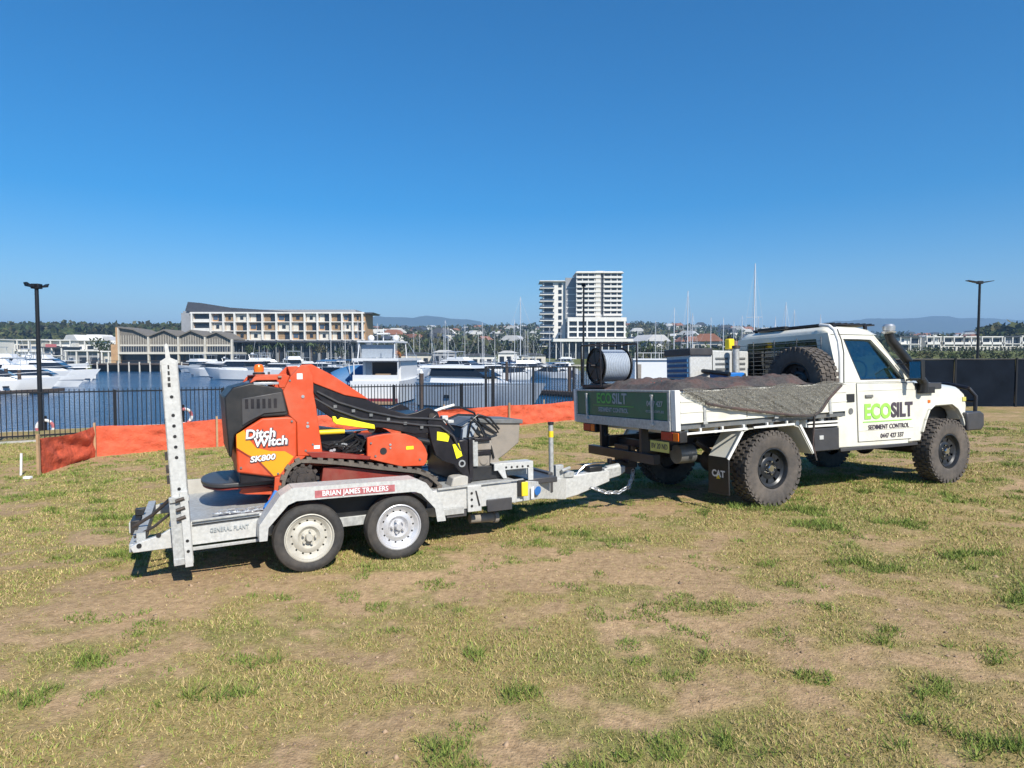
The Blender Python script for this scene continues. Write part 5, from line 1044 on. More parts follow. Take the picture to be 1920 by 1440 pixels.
def wood(n, azr, yr, hr_, dens, left=False):
    for _ in range(n):
        az = rng.uniform(*azr); y = rng.uniform(*yr); x = az*y; z = H(x, y)
        if z < -1.9: continue
        if rng.random() > dens: continue
        h = rng.uniform(*hr_); leaf_cloud(co_, None, cc_, (x, y, z+h*0.5), h*0.42, 26, h*0.16, GREENS[rng.integers(0, 5)], 1.25)
wood(1300, (-0.86, -0.50), (430, 720), (9, 15), 1.0)
wood(300, (-0.86, -0.52), (330, 430), (5, 9), 0.6)
wood(2600, (-0.52, 0.62), (420, 1350), (6, 12), 0.8)
wood(420, (-0.25, 0.06), (330, 470), (5, 9), 0.7)
wood(420, (0.18, 0.60), (240, 430), (4, 8), 0.7)
wood(500, (0.58, 0.95), (420, 900), (6, 11), 0.8)
wood(120, (0.74, 0.86), (330, 380), (9, 14), 1.0)
wood(420, (0.56, 0.90), (110, 285), (0.7, 2.0), 1.0)
wood(60, (0.58, 0.80), (318, 328), (4, 8), 1.0)
tag(inst('far_woods', cloud_mesh('far_woods', co_, cc_, M['foliage_mass'])), 'distant mass of olive green trees covering the hillsides beyond the marina', 'woods', kind='stuff')
def tree(x, y, h, r, col, label, n=260, z0=None):
    z = H(x, y) if z0 is None else z0
    t_ = empty('palm_tree' if 'palm' in label else 'broadleaf_tree', (x, y, z), label, 'tree', 'trees along the far quay')
    MB().cyl((0, 0, 0), (0.1, 0, h*0.72), 0.22, 8, 0.1).cyl((0.05, 0, h*0.4), (0.6, 0.1, h*0.7), 0.09, 6, 0.04).cyl((0.05, 0, h*0.42), (-0.6, -0.1, h*0.68), 0.08, 6, 0.04).build('trunk', 'timber_dark', t_)
    a, b_ = [], []
    if 'palm' in label:
        mb = MB()
        for k in range(16):
            an = k*2*math.pi/16+rnd.uniform(-0.2, 0.2); dr = rnd.uniform(0.3, 1.2); c, s = math.cos(an), math.sin(an); pts = [(0.1, 0, h*0.72), (0.1+c*r*0.5, s*r*0.5, h*0.72+r*0.35*(1.4-dr)), (0.1+c*r, s*r, h*0.72+r*0.3-dr*r*0.7)]
            for i in range(2):
                p_, q_ = Vector(pts[i]), Vector(pts[i+1]); w = Vector((-s, c, 0))*0.28; mb.add([p_-w, p_+w, q_+w*(0.9 if i == 0 else 0.1), q_-w*(0.9 if i == 0 else 0.1)], [[0, 1, 2, 3]])
        me_ = mb.mesh('crown', 'palm_leaf', 0); inst('crown', me_, t_)
    else:
        for k in range(5): leaf_cloud(a, None, b_, (rnd.uniform(-0.5, 0.5)*r, rnd.uniform(-0.5, 0.5)*r, h*(0.62+rnd.uniform(-0.12, 0.2))), r*0.62, n//5, r*0.11, col, 0.85)
        inst('crown', cloud_mesh('crown', a, b_, M['foliage_mass']), t_)
mat('palm_leaf', (0.06, 0.09, 0.03), 0.7, 0, 0.2, 1)
for i, (px, y, h, r, ci, lb) in enumerate([(475, 236, 8, 3.0, 1, 'green tree at the left corner of the long hotel'), (500, 238, 9, 2.6, 2, 'tall palm before the left part of the long hotel'), (524, 236, 10, 2.8, 2, 'yellowish palm before the third bay of the long hotel'),
        (548, 237, 7, 2.8, 1, 'round bush-like tree before the middle of the long hotel'), (584, 236, 10, 2.8, 2, 'tall palm right of the middle of the long hotel'), (602, 238, 9, 3.0, 4, 'olive tree hiding a bay of the long hotel'),
        (640, 236, 7, 2.6, 1, 'low green tree near the right end of the long hotel'), (206, 240, 9, 3.4, 0, 'dark tree beside the gabled boathouse wall'), (188, 245, 11, 3.8, 1, 'big green tree between the white houses and the boathouse'),
        (742, 232, 6.5, 3.0, 9, 'small tree in orange leaf right of the flybridge yacht'), (1215, 215, 9, 4, 1, 'green tree behind the white houseboat'), (1328, 200, 8, 3.6, 0, 'dark tree right of the white houseboat masts'), (1240, 225, 8, 4, 2, 'pale green tree right of the tower podium')]):
    tree((px-960)/1200*y, y, h, r, (0.42, 0.16, 0.05) if ci == 9 else GREENS[ci % 5], lb)

# ================================================================== BUILDINGS
def bld(name, x, y, z, label, cat='building', rz=0, group=None): return empty(name, (x, y, z), label, cat, group, rz)
def px(p_, y): return (p_-960)/1200*y
def pz(q_, y): return 1.75-(q_-668)/1200*y
# --- long hotel
YH = 258; hx0, hx1 = px(340, YH), px(684, YH); HB = bld('hotel_building', hx0, YH, -1.5, 'long four storey hotel with white fins and sloping dark roof', 'hotel')
W = hx1-hx0; zb = -1.5; z1, z4 = 8.3, 19.2
def hb(mb, a, b_, y0, y1, za, zc): return mb.box(a, b_, y0, y1, za-zb, zc-zb)
hb(MB(), 4.0, W, 1.6, 16, z1, z4).build('wall', 'wall_ochre', HB)
hb(hb(MB(), 0, 4.0, 0.8, 16, z1, z4), 0.0, 12.6, 2.4, 16, z4, 20).build('end_wall', 'wall_grey', HB)  # grey carries the shade on the angled left end of the hotel
hb(MB(), 20, W, 3, 16, zb, z1).build('podium', 'wall_grey', HB)
hb(MB(), 17.5, W+0.5, -1.0, 3, z1-0.9, z1-0.3).build('podium_canopy', 'roof_dark', HB)
rf = MB().prism([(1.8, 20.0-zb), (3.0, 23.6-zb), (8.0, 23.2-zb), (20.0, 21.3-zb), (45, 19.7-zb), (W+3.5, 19.4-zb), (W+3.0, 18.9-zb), (45, 19.0-zb), (12, 19.4-zb), (4, 19.6-zb)], 0.4, 15).build('roof', 'roof_dark', HB)
hb(MB(), 6, W-4, 2.2, 14, 19.2, 20.6).build('top_storey', 'wall_grey', HB)
fins = [361, 396, 420, 441, 466, 493, 519, 546, 572, 596, 620, 642, 662, 680]
for i, f_ in enumerate(fins): a = px(f_, YH)-hx0; hb(MB(), a-0.3, a+0.3, -0.1, 1.6, z1, z4-0.2).build('fin', 'wall_white', HB)
hb(MB(), px(358, YH)-hx0, W, 0.0, 1.7, z4-0.3, z4+0.3).build('cornice', 'wall_white', HB)
for fl in range(3):
    z = z1+fl*3.63
    hb(MB(), 4, W, 0.2, 1.7, z-0.15, z+0.15).build('floor_slab', 'wall_white', HB)
    for i in range(len(fins)-1):
        a, b_ = px(fins[i], YH)-hx0+0.5, px(fins[i+1], YH)-hx0-0.5; kind = (i*2+fl) % 5
        if i == 0 or kind in (0, 2, 4):
            m_ = (a+b_)/2 if i else a; w_ = hb(MB(), m_+0.1, b_-0.1, 1.45, 1.62, z+0.3, z+3.1).build('window', 'window_dark', HB)
            if i == 0: hb(MB(), m_+0.1, b_-0.1, 0.3, 0.4, z+0.15, z+1.15).build('balustrade', 'wall_white', w_)
            if i and kind != 4: hb(MB(), a+0.1, m_-0.1, 1.4, 1.62, z+0.2, z+3.2).build('screen', 'wall_cream' if kind == 0 else 'wall_brown', HB)
            elif i: hb(MB(), a+0.1, m_-0.2, 1.45, 1.62, z+0.9, z+2.6).build('window', 'window_blue', HB)
        else:
            hb(MB(), a+0.1, b_-0.1, 1.35, 1.62, z+0.2, z+3.2).build('screen', 'wall_brown' if kind == 1 else 'wall_cream', HB)
            hb(MB(), a+(b_-a)*0.3, a+(b_-a)*0.6, 1.3, 1.36, z+0.9, z+2.4).build('window', 'window_dark', HB)
for k in range(16): a = 18+k*3.4; hb(MB(), a, a+2.7, 2.7, 3.05, zb+0.3, z1-1.4).build('shop_window', 'window_dark', HB)
for k in range(17): a = 17.6+k*3.4; hb(MB(), a, a+0.25, 0.5, 0.8, zb, z1-0.9).build('column', 'wall_grey', HB)
# --- boathouse with four gables
YB = 231; bx0, bx1 = px(222, YB), px(436, YB); BH = bld('gabled_boathouse', bx0, YB, -3.0, 'timber boathouse with four lattice gables on piles over the water', 'boathouse')
def bp(p_, q_): return (px(p_, YB)-bx0, pz(q_, YB)+3.0)
gab = [((224, 615), (252, 619), (280, 632)), ((280, 632), (310, 620), (336, 632)), ((336, 632), (360, 621), (386, 632)), ((386, 632), (408, 624), (435, 638))]
MB().prism([bp(224, 664), bp(435, 664), bp(435, 660), bp(224, 660)], -0.6, 14).build('deck', 'wall_cream', BH)
for g_ in gab:
    a, b_, c = [bp(*p_) for p_ in g_]; za = bp(0, 661)[1]
    MB().prism([a, b_, c, (c[0], c[1]+0.45), (b_[0], b_[1]+0.5), (a[0], a[1]+0.5)][::1], -0.5, 12).build('gable_roof', 'lattice_brown', BH)
    w_ = MB().prism([(a[0]+0.2, za), (c[0]-0.2, za), (c[0]-0.2, c[1]), b_, (a[0]+0.2, a[1]-0.1)], 0.55, 0.75).build('lattice_wall', 'lattice_brown', BH)
    mb = MB()
    for k in range(int((c[0]-a[0])/0.9)): mb.box(a[0]+0.5+k*0.9, a[0]+0.6+k*0.9, 0.42, 0.55, za, min(a[1] if k < 3 else 99, c[1]+0.6))
    mb.build('mullion', 'wall_cream', w_)
    MB().box(a[0]+0.3, c[0]-0.3, 0.45, 0.56, bp(0, 660)[1]+0.1, bp(0, 650)[1]).build('window_band', 'window_dark', w_)
    MB().box(a[0], c[0], 0.36, 0.5, bp(0, 649)[1], bp(0, 646)[1]).build('beam', 'wall_cream', w_)
    MB().box(a[0]-0.25, a[0]+0.25, -0.5, 0.4, 0, a[1]+0.2).build('column', 'wall_cream', BH)
MB().box(bx1-bx0-0.3, bx1-bx0+0.3, -0.5, 0.4, 0, bp(0, 636)[1]).build('end_column', 'wall_cream', BH); MB().box(-0.3, 0.25, -0.7, 3, 3.2, bp(0, 614)[1]).build('end_column', 'wall_ochre', BH)
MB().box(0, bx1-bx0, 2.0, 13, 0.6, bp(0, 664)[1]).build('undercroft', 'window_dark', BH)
MB().box(-2.8, 0, 0.5, 6, 0.8, 9.0).build('side_wall', 'wall_ochre', BH)
# --- quay pier on piles
YP = 198; PR = bld('timber_pier', px(160, YP), YP, WL, 'dark timber pier on piles in front of the boathouse', 'pier')
w = px(368, YP)-px(160, YP); MB().box(0, w, 0, 14, 2.1, 2.5).box(0, w, 0.3, 0.5, 3.3, 3.4).build('deck', 'timber_dark', PR)
pile = MB().cyl((0, 0, -1.5), (0, 0, 3.0), 0.22, 8).mesh('pile', 'wall_cream')
for k in range(11): inst('pile', pile, PR, (0.4+k*w/10.5, 0.1, 0)); 
MB().box(0, w, 3, 13, -0.5, 2.1).build('pier_shade_block', 'timber_dark', PR)  # dark block added under the deck to stand for the shade there
# --- quay edge on far shore
qw = MB().box(px(-60, 222), px(160, 222), 219, 224, -4, -1.2).box(px(430, 222), px(1200, 222), 219, 224, -4, -1.2).build('quay_wall', 'concrete', None); tag(qw, 'long pale quay wall at the foot of the far waterfront', 'quay wall', kind='structure')
# --- apartment tower
YT = 330; TX = px(1080, YT); TZ = -1.0
TW = bld('apartment_tower', TX, YT, TZ, 'tall white apartment tower with banded balconies above a podium', 'apartment tower')
fh_ = 3.1; ztop = pz(512, YT)-TZ; w1 = px(1166, YT)-TX
MB().box(0.3, w1-0.3, 1.5, 18, 9, ztop-0.6).build('core', 'wall_grey', TW)
n_fl = 10; zpod = pz(596, YT)-TZ
fh_ = (ztop-zpod-1.5)/9
for k in range(10):
    z = zpod+1.2+k*fh_
    sl = MB().box(0, 12.6, 0, 2.6, z-0.15, z+0.9).box(14.0, w1, 0, 2.6, z-0.15, z+0.9).build('balcony', 'wall_white', TW)
    if k < 9:
        for (a, b_) in ((0.6, 3.0), (3.5, 6.0), (6.6, 9.2)): MB().box(a, b_, 1.3, 1.52, z+0.95, z+fh_-0.2).build('window', 'window_dark', TW)
        for (a, b_) in ((14.6, 17.6), (18.1, 20.8), (21.3, w1-0.5)): MB().box(a, b_, 1.3, 1.52, z+0.95, z+fh_-0.2).build('window', 'window_dark', TW)
        for a in (0.1, 3.0, 6.1, 9.3, 14.1, 17.7, 20.9): MB().box(a, a+0.35, 0.6, 2.0, z+0.9, z+fh_-0.15).build('pier', 'wall_white', TW)
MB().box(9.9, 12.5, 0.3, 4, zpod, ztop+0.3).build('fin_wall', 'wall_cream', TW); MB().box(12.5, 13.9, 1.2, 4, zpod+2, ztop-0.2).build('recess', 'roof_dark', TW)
MB().box(-0.4, w1+0.5, -0.6, 18.5, ztop-0.3, ztop+0.1).box(10, 14.5, 1, 6, ztop, ztop+0.9).build('roof', 'wall_white', TW)
# podium
p0, p1 = px(1063, YT)-TX, px(1172, YT)-TX; zl = pz(634, YT)-TZ
MB().box(p0+0.4, p1-0.4, -2.0, 18, zl, zpod-1.5).build('podium_core', 'wall_grey', TW)
MB().box(p0, p1, -3.2, 18, zpod-2.0, zpod).build('podium_parapet', 'wall_white', TW)
for k in range(3):
    z = zl+k*(zpod-2-zl)/3
    MB().box(p0, p1, -3.1, -1.9, z-0.2, z+0.55).build('podium_balcony', 'wall_white', TW)
    for j in range(6): MB().box(p0+1+j*4.75, p0+4.8+j*4.75, -2.15, -1.95, z+0.6, z+2.6).build('window', 'window_dark', TW)
for j in range(7): MB().box(p0+j*4.78, p0+0.8+j*4.78, -3.25, -2, zl, zpod-2).build('podium_pier', 'wall_white', TW)
MB().box(px(1035, YT)-TX, px(1181, YT)-TX, -9, 20, zl-2.0, zl-0.6).build('terrace_slab', 'wall_white', TW)
MB().box(px(1040, YT)-TX, px(1176, YT)-TX, -4, 19, 0, zl-2).build('ground_floor', 'window_dark', TW)
for j in range(12): a = px(1040, YT)-TX+j*3.3; MB().box(a, a+0.4, -8, -7.5, 0, zl-2).build('column', 'wall_white', TW)
# left wing set back from the main block
wing = empty('wing'); wing.parent = TW; wing.location = (px(1012, YT)-TX+1.5, 9, 0); zt2 = pz(523, YT)-TZ
MB().box(0.5, 17.5, 0, 14, 0, zt2-0.5).build('wing_core', 'wall_white', wing)
fw = (zt2-2)/12.0
for k in range(12):
    z = 1.2+k*fw
    MB().box(-1.2, 6.5, -1.6, 9, z-0.15, z+0.25).build('wing_balcony', 'wall_white', wing); MB().box(-1.15, 6.4, -1.55, -1.5, z+0.25, z+1.15).build('wing_glass', 'window_blue', wing)
    MB().box(1.2, 5.8, -0.15, 0.02, z+0.4, z+fw-0.4).build('wing_window', 'window_dark', wing); MB().box(0.35, 0.48, 1, 8, z+0.4, z+fw-0.4).build('wing_window', 'window_dark', wing)
    MB().box(12.5, 17.6, -2.2, 4, z-0.15, z+0.3).build('wing_balcony', 'wall_white', wing); MB().box(12.6, 17.4, -0.3, 0.02, z+0.5, z+fw-0.3).build('wing_window', 'window_blue', wing)
    MB().box(8.6, 10.4, -0.15, 0.02, z+0.6, z+fw-0.7).build('wing_window', 'window_dark', wing)
MB().box(12.2, 17.8, -2.0, -0.2, 2, zt2+1.2).build('wing_shaded_face', 'wall_grey', wing)  # grey puts the shade of the wing's left-turned face into the colour
MB().box(-1.3, 18, -1.8, 14, zt2-0.6, zt2-0.2).build('wing_roof', 'wall_white', wing)
# --- modern waterfront houses
def house(x, y, w, d_, h, label, wallm, style, z=None, group=None):
    z = H(x, y) if z is None else z; t_ = bld('waterfront_house', x, y, z, label, 'house', 0, group); st_ = int(h/3.2)
    MB().box(0, w, 0, d_, -1, h).build('wall', wallm, t_)
    MB().box(-0.5, w+0.5, -1.6, d_, h, h+0.45).build('roof', 'wall_white' if style != 1 else 'roof_dark', t_)
    for s_ in range(st_):
        zz = s_*h/st_; n_ = max(2, int(w/3.6)); dw = w/n_
        if style != 2 or s_: MB().box(-0.2, w+0.2, -1.5, 0, zz-0.2, zz+(0.9 if s_ and style != 1 else 0.1)).build('balcony', 'wall_white', t_)
        for k in range(n_):
            if (k+s_+style) % 3 == 2: MB().box(k*dw+0.4, k*dw+dw*0.5, -0.12, 0.02, zz+1.0, zz+2.3).build('window', 'window_blue', t_)
            else: MB().box(k*dw+0.35, k*dw+dw-0.35, -0.12, 0.02, zz+0.25, zz+2.6).build('window', 'window_dark', t_)
        for k in range(n_+1): MB().box(k*dw-0.2, k*dw+0.2, -1.5, -1.0, zz, zz+h/st_).build('pillar', 'wall_white', t_)
    return t_
hl = [(-60, 268, 12, 9.6, 'wall_white', 0, 'white flat roofed house at the far left edge of the waterfront'), (-5, 300, 13, 9.6, 'wall_white', 1, 'white house with dark roof behind the left yachts'), (38, 280, 10, 9.6, 'wall_cream', 0, 'cream flat roofed house left of the left lamp post'),
      (82, 285, 13, 9.6, 'wall_white', 2, 'white three storey house right of the left lamp post'), (84, 262, 8, 6.4, 'wall_grey', 1, 'low grey building with red canopy under the left houses'), (128, 290, 13, 9.6, 'wall_white', 0, 'white house with wide dark balcony openings left of the big tree'),
      (128, 255, 13, 5.0, 'wall_grey', 2, 'low grey block with large dark opening by the quay')]
for i, (p_, y, w, h, wm_, st_, lb) in enumerate(hl): house(px(p_, y), y, w, 10, h, lb, wm_, st_, max(-1.5, H(px(p_, y), y)))
house(px(196, 236), 236, 5, 5, 4.8, 'small beige block beside the left end of the boathouse', 'wall_cream', 2, -1.5)
MB_ = MB().box(-2.2, 2.2, -0.06, 0.06, -0.6, 0.6).build('red_banner', 'pink_sticker', None); MB_.location = (px(97, 258), 258, pz(648, 258)); tag(MB_, 'small red banner on the low grey waterfront building', 'banner')
hr2 = [(1684, 9.5, 1, 'wall_white', 'white framed two storey house just right of the snorkel head'), (1733, 6.5, 0, 'wall_white', 'narrow white house right of the white framed house'), (1765, 9.5, 2, 'wall_cream', 'cream two storey house with row of posts below'),
       (1802, 7, 0, 'wall_cream', 'cream house directly left of the right lamp post'), (1836, 9.5, 2, 'wall_white', 'white house directly right of the right lamp post'), (1878, 7.5, 1, 'wall_grey', 'dark fronted house second from the right edge'), (1910, 12, 0, 'wall_white', 'white house cut by the right edge of the view')]
for (p_, w, st_, wm_, lb) in hr2: house(px(p_, 305), 305, w, 9, 6.4, lb, wm_, st_, H(px(p_, 305), 305))
wlf = bld('post_fence', px(1762, 292), 292, H(px(1790, 292), 292), 'pale fence of evenly spaced posts in front of the cream houses', 'fence')
pst = MB().box(0, 0.9, 0, 0.3, 0, 2.2).mesh('fence_panel', 'wall_cream')
for k in range(24): inst('fence_panel', pst, wlf, (k*1.75, 0, 0))
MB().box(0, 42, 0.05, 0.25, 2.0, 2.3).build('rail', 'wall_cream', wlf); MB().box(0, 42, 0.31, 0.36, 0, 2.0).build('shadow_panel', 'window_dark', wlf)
mat_shed = [('wall_white', 'roof_pale'), ('wall_cream', 'roof_dark'), ('wall_grey', 'roof_pale'), ('wall_white', 'roof_dark')]
for i, (p_, y, w, h, d_) in enumerate([(694, 232, 9, 4.2, 'white shed with pale roof on the quay right of the hotel'), (752, 236, 12, 3.8, 'cream shed with dark roof behind the hardtop cruiser'), (812, 230, 8, 4.6, 'grey shed with pale roof on the quay above the hardtop cruiser'), (858, 238, 14, 3.4, 'long white shed with dark roof left of the tall fence'), (934, 233, 7, 4.4, 'small white shed with pale roof above the heavy fence post'), (978, 240, 9, 3.6, 'cream shed with dark roof left of the tower wing')]):
    x = px(p_, y); z = -1.5; t_ = empty('quay_shed', (x, y, z), d_, 'shed', 'low sheds along the far quay'); wm_, rm_ = mat_shed[i % 4]
    MB().box(0, w, 0, 7, 0, h).build('wall', wm_, t_); MB().prism([(-0.4, h), (w+0.4, h), (w*0.7, h+0.9), (w*0.3, h+0.9)], -0.5, 7.4).build('roof', rm_, t_)
    for k in range(int(w/2.6)): MB().box(k*2.6+0.5, k*2.6+2.2, -0.06, 0.02, 0.2, h-1.2).build('door_opening', 'window_dark', t_)
# --- suburban houses scattered over the far hillsides
whs = [MB().box(-5, 5, -4, 4, -2, 3.4).mesh('wall', m_) for m_ in ('wall_white', 'wall_cream', 'wall_grey')]
rfs = [MB().prism([(-5.8, 3.4), (5.8, 3.4), (2.5, 5.6), (-2.5, 5.6)], -4.8, 4.8).mesh('roof', m_) for m_ in ('roof_pale', 'roof_tile', 'wall_white', 'roof_dark')]
wns = MB().box(-4, -2, -4.1, -3.99, 0.8, 2.4).box(1, 3.6, -4.1, -3.99, 0.8, 2.4).mesh('window', 'window_dark')
nh = 0
for (a0, a1, y0, y1, n_, where) in ((-0.78, -0.62, 330, 420, 12, 'on the slope below the left treeline'), (-0.24, 0.04, 420, 1250, 70, 'among trees on the hillside between hotel and tower'), (0.18, 0.40, 330, 1200, 60, 'on the hillside right of the tower'), (0.58, 0.84, 430, 1300, 55, 'on the far slope behind the right waterfront houses')):
    for k in range(n_):
        az = rng.uniform(a0, a1); y = rng.uniform(y0, y1); x = az*y; ci = int(rng.integers(0, 4)); wi = int(rng.integers(0, 3)); nmz = ('pale', 'red tiled', 'white', 'dark')[ci]
        t_ = empty('hillside_house', (x, y, H(x, y)+1.0), 'tiny house with %s roof %s' % (nmz, where), 'house', 'small houses with %s roofs %s' % (nmz, where), rng.uniform(-0.6, 0.6)); sc_ = rng.uniform(0.8, 1.7); t_.scale = (sc_, sc_, sc_*rng.uniform(0.8, 1.3))
        inst('wall', whs[wi], t_); inst('roof', rfs[ci], t_); inst('window', wns, t_); nh += 1

# ================================================================== BOATS
def hull_mb(Lh, B, F, D=0.5, full=0.35):
    mb = MB(); n_ = 14; rows = []
    for i in range(n_+1):
        t = i/n_; w = B/2*(1-max(0, (t-full)/(1-full))**1.9); sheer = F*(1+0.25*t**2)
        rows.append([(Lh*t-(0.06*Lh*t if False else 0), s*w*k, z) for s, k, z in ((1, 1.0, sheer), (1, 0.92, 0.15), (1, 0.45, -D), (-1, 0.45, -D), (-1, 0.92, 0.15), (-1, 1.0, sheer))])
    for i, r_ in enumerate(rows): rows[i] = [(x+Lh*(i/n_)**3*(0.10*max(0, z)/F-0.07), y, z) for x, y, z in r_]
    vs = [p_ for r_ in rows for p_ in r_]; fs = [[i*6+k, i*6+k+1, i*6+7+k, i*6+6+k] for i in range(n_) for k in range(5)]+[[i*6+5, i*6, i*6+6, i*6+11] for i in range(n_)]+[[0, 1, 2, 3, 4, 5], [n_*6+k for k in range(5, -1, -1)]]
    return mb.add(vs, fs)
def cabin(mb, x0, x1, w, z0, z1, rake=0.8, front=1.6, tap=0.85):
    return mb.add([(x0, -w, z0), (x1+front, -w*0.8, z0), (x1+front, w*0.8, z0), (x0, w, z0), (x0+rake*0.2, -w*tap, z1), (x1, -w*tap*0.8, z1), (x1, w*tap*0.8, z1), (x0+rake*0.2, w*tap, z1)], [[0,3,2,1],[4,5,6,7],[0,1,5,4],[1,2,6,5],[2,3,7,6],[3,0,4,7]])
def boat_proto(kind):
    t_ = empty('motor_boat' if kind != 'sail' else 'sailing_boat')
    if kind == 'cruiser':
        h_ = hull_mb(11, 3.6, 1.5).build('hull', 'boat_white', t_); MB().box(0.5, 10.2, -1.83, 1.83, 0.25, 0.42).map(lambda x, y, z: (x, y*(1-max(0, (x/11-0.35)/0.65)**1.9)*0.98, z)).build('stripe', 'boat_navy', h_)
        cabin(MB(), 2.5, 6.5, 1.45, 1.5, 2.1).build('cabin', 'boat_white', t_); cabin(MB(), 2.4, 6.2, 1.40, 2.1, 2.85, 0.4, 1.2).build('window_band', 'boat_glass', t_); cabin(MB(), 1.2, 5.6, 1.4, 2.85, 3.05, 0.3, 0.5).build('hardtop', 'boat_white', t_)
        [MB().tube([(5.5+0.5*k, s_*1.72*(1-max(0, ((5.5+0.5*k)/11-0.35)/0.65)**1.9), 2.25+0.03*k) for k in range(11)], 0.025, 5).build('bow_rail', 'mast_grey', t_) for s_ in (-1, 1)]
        for k in range(3): MB().box(4.0+k*1.2, 4.6+k*1.2, -1.86+0.10*k*k*0.3, -1.74+0.10*k*k*0.3, 0.8, 1.0).build('port_light', 'boat_glass', h_)
        MB().cyl((1.4, 0.7, 3.0), (0.6, 0.9, 6.2), 0.02, 5).build('antenna', 'mast_grey', t_); MB().ball((2.0, 0, 4.05), 0.28, 10, 6, (1, 1, 0.6)).build('radar_dome', 'boat_white', t_)
        MB().tube([(1.6, 0.9, 3.0), (1.9, 0.9, 3.9), (1.9, -0.9, 3.9), (1.6, -0.9, 3.0)], 0.05, 5).build('radar_arch', 'alloy', t_)
    elif kind == 'fly':
        h_ = hull_mb(15, 4.6, 1.9).build('hull', 'boat_white', t_); hull_mb(15, 4.66, 0.16, 0.0).map(lambda x, y, z: (x*0.99, y*0.99, z+1.2)).build('stripe', 'boat_navy', h_); MB().tube([(8+0.6*k, 2.2*(1-max(0, ((8+0.6*k)/15-0.35)/0.65)**1.9), 2.75+0.03*k) for k in range(11)], 0.03, 5).tube([(8+0.6*k, -2.2*(1-max(0, ((8+0.6*k)/15-0.35)/0.65)**1.9), 2.75+0.03*k) for k in range(11)], 0.03, 5).build('bow_rail', 'mast_grey', h_); cabin(MB(), 2.5, 9.0, 1.95, 1.9, 2.4).build('cabin', 'boat_white', t_); cabin(MB(), 2.4, 8.6, 1.88, 2.4, 3.4, 0.5, 1.8).build('window_band', 'boat_glass', t_)
        f_ = cabin(MB(), 0.8, 7.6, 1.95, 3.4, 3.65, 0.2, 0.8).build('flybridge', 'boat_white', t_); cabin(MB(), 2.2, 7.0, 1.7, 3.65, 4.3, 0.4, 0.6).build('fly_coaming', 'boat_white', f_)
        MB().box(2.2, 5.4, -1.6, 1.6, 5.6, 5.72).build('bimini', 'boat_grey', f_); MB().tube([(2.5, 1.5, 4.2), (2.3, 1.5, 5.6)], 0.05, 5).tube([(2.5, -1.5, 4.2), (2.3, -1.5, 5.6)], 0.05, 5).tube([(5.2, 1.5, 4.2), (5.1, 1.5, 5.6)], 0.05, 5).tube([(5.2, -1.5, 4.2), (5.1, -1.5, 5.6)], 0.05, 5).tube([(3.5, 0, 5.7), (3.4, 0, 7.4)], 0.04, 5).build('frame', 'alloy', f_)
    elif kind == 'sail':
        hull_mb(11, 3.3, 1.3, 0.6, 0.35).build('hull', 'boat_white', t_); cabin(MB(), 3.0, 6.6, 1.0, 1.3, 1.85).build('cabin', 'boat_white', t_); cabin(MB(), 3.1, 6.3, 1.02, 1.5, 1.7).build('window_band', 'boat_glass', t_)
        MB().cyl((5.6, 0, 1.4), (5.6, 0, 15.5), 0.10, 8, 0.06).build('mast', 'mast_grey', t_); MB().cyl((5.5, 0, 2.7), (1.2, 0, 2.6), 0.16, 8).build('boom_cover', 'boat_navy', t_)
        MB().cyl((5.6, -0.9, 9), (5.6, 0.9, 9), 0.03, 5).cyl((5.6, 0, 15.3), (11.6, 0, 1.7), 0.018, 4).cyl((5.6, 0, 15.3), (0.1, 0, 1.5), 0.015, 4).cyl((5.6, 0.9, 9), (5.6, 1.5, 1.4), 0.012, 4).cyl((5.6, -0.9, 9), (5.6, -1.5, 1.4), 0.012, 4).cyl((5.6, 0.9, 9), (5.6, 0, 15.2), 0.012, 4).cyl((5.6, -0.9, 9), (5.6, 0, 15.2), 0.012, 4).build('rigging', 'mast_grey', t_)
    else:
        hull_mb(7, 2.5, 1.0).build('hull', 'boat_white', t_); cabin(MB(), 2.4, 4.2, 0.9, 1.0, 1.7).build('windshield', 'boat_glass', t_); MB().box(1.2, 3.6, -1.0, 1.0, 2.4, 2.48).build('canopy', 'boat_blue', t_)
        MB().cyl((1.3, 0.9, 1), (1.3, 0.9, 2.4), 0.03, 5).cyl((1.3, -0.9, 1), (1.3, -0.9, 2.4), 0.03, 5).cyl((3.4, 0.9, 1), (3.4, 0.9, 2.4), 0.03, 5).cyl((3.4, -0.9, 1), (3.4, -0.9, 2.4), 0.03, 5).build('canopy_frame', 'alloy', t_); MB().box(-0.5, 0, -0.25, 0.25, 0.2, 1.3).build('outboard_motor', 'boat_navy', t_)
    return t_
protos = {k: boat_proto(k) for k in ('cruiser', 'fly', 'sail', 'runabout')}; used_p = set()
def place(kind, p_, wy, yaw, sc_, label, group=None):
    y = 4.75*1200/(wy-668); x = px(p_, y); t_ = protos[kind] if kind not in used_p else copy_tree(protos[kind]); used_p.add(kind)
    c, s = math.cos(R(yaw)), math.sin(R(yaw)); lo = {'cruiser': 5.5, 'fly': 7.5, 'sail': 5.5, 'runabout': 3.5}[kind]*sc_
    t_.location = (x-c*lo, y-s*lo, WL); t_.rotation_euler = (0, 0, R(yaw)); t_.scale = (sc_,)*3
    tag(t_, label, 'yacht' if kind in ('fly', 'sail') else 'motor boat', group); return t_
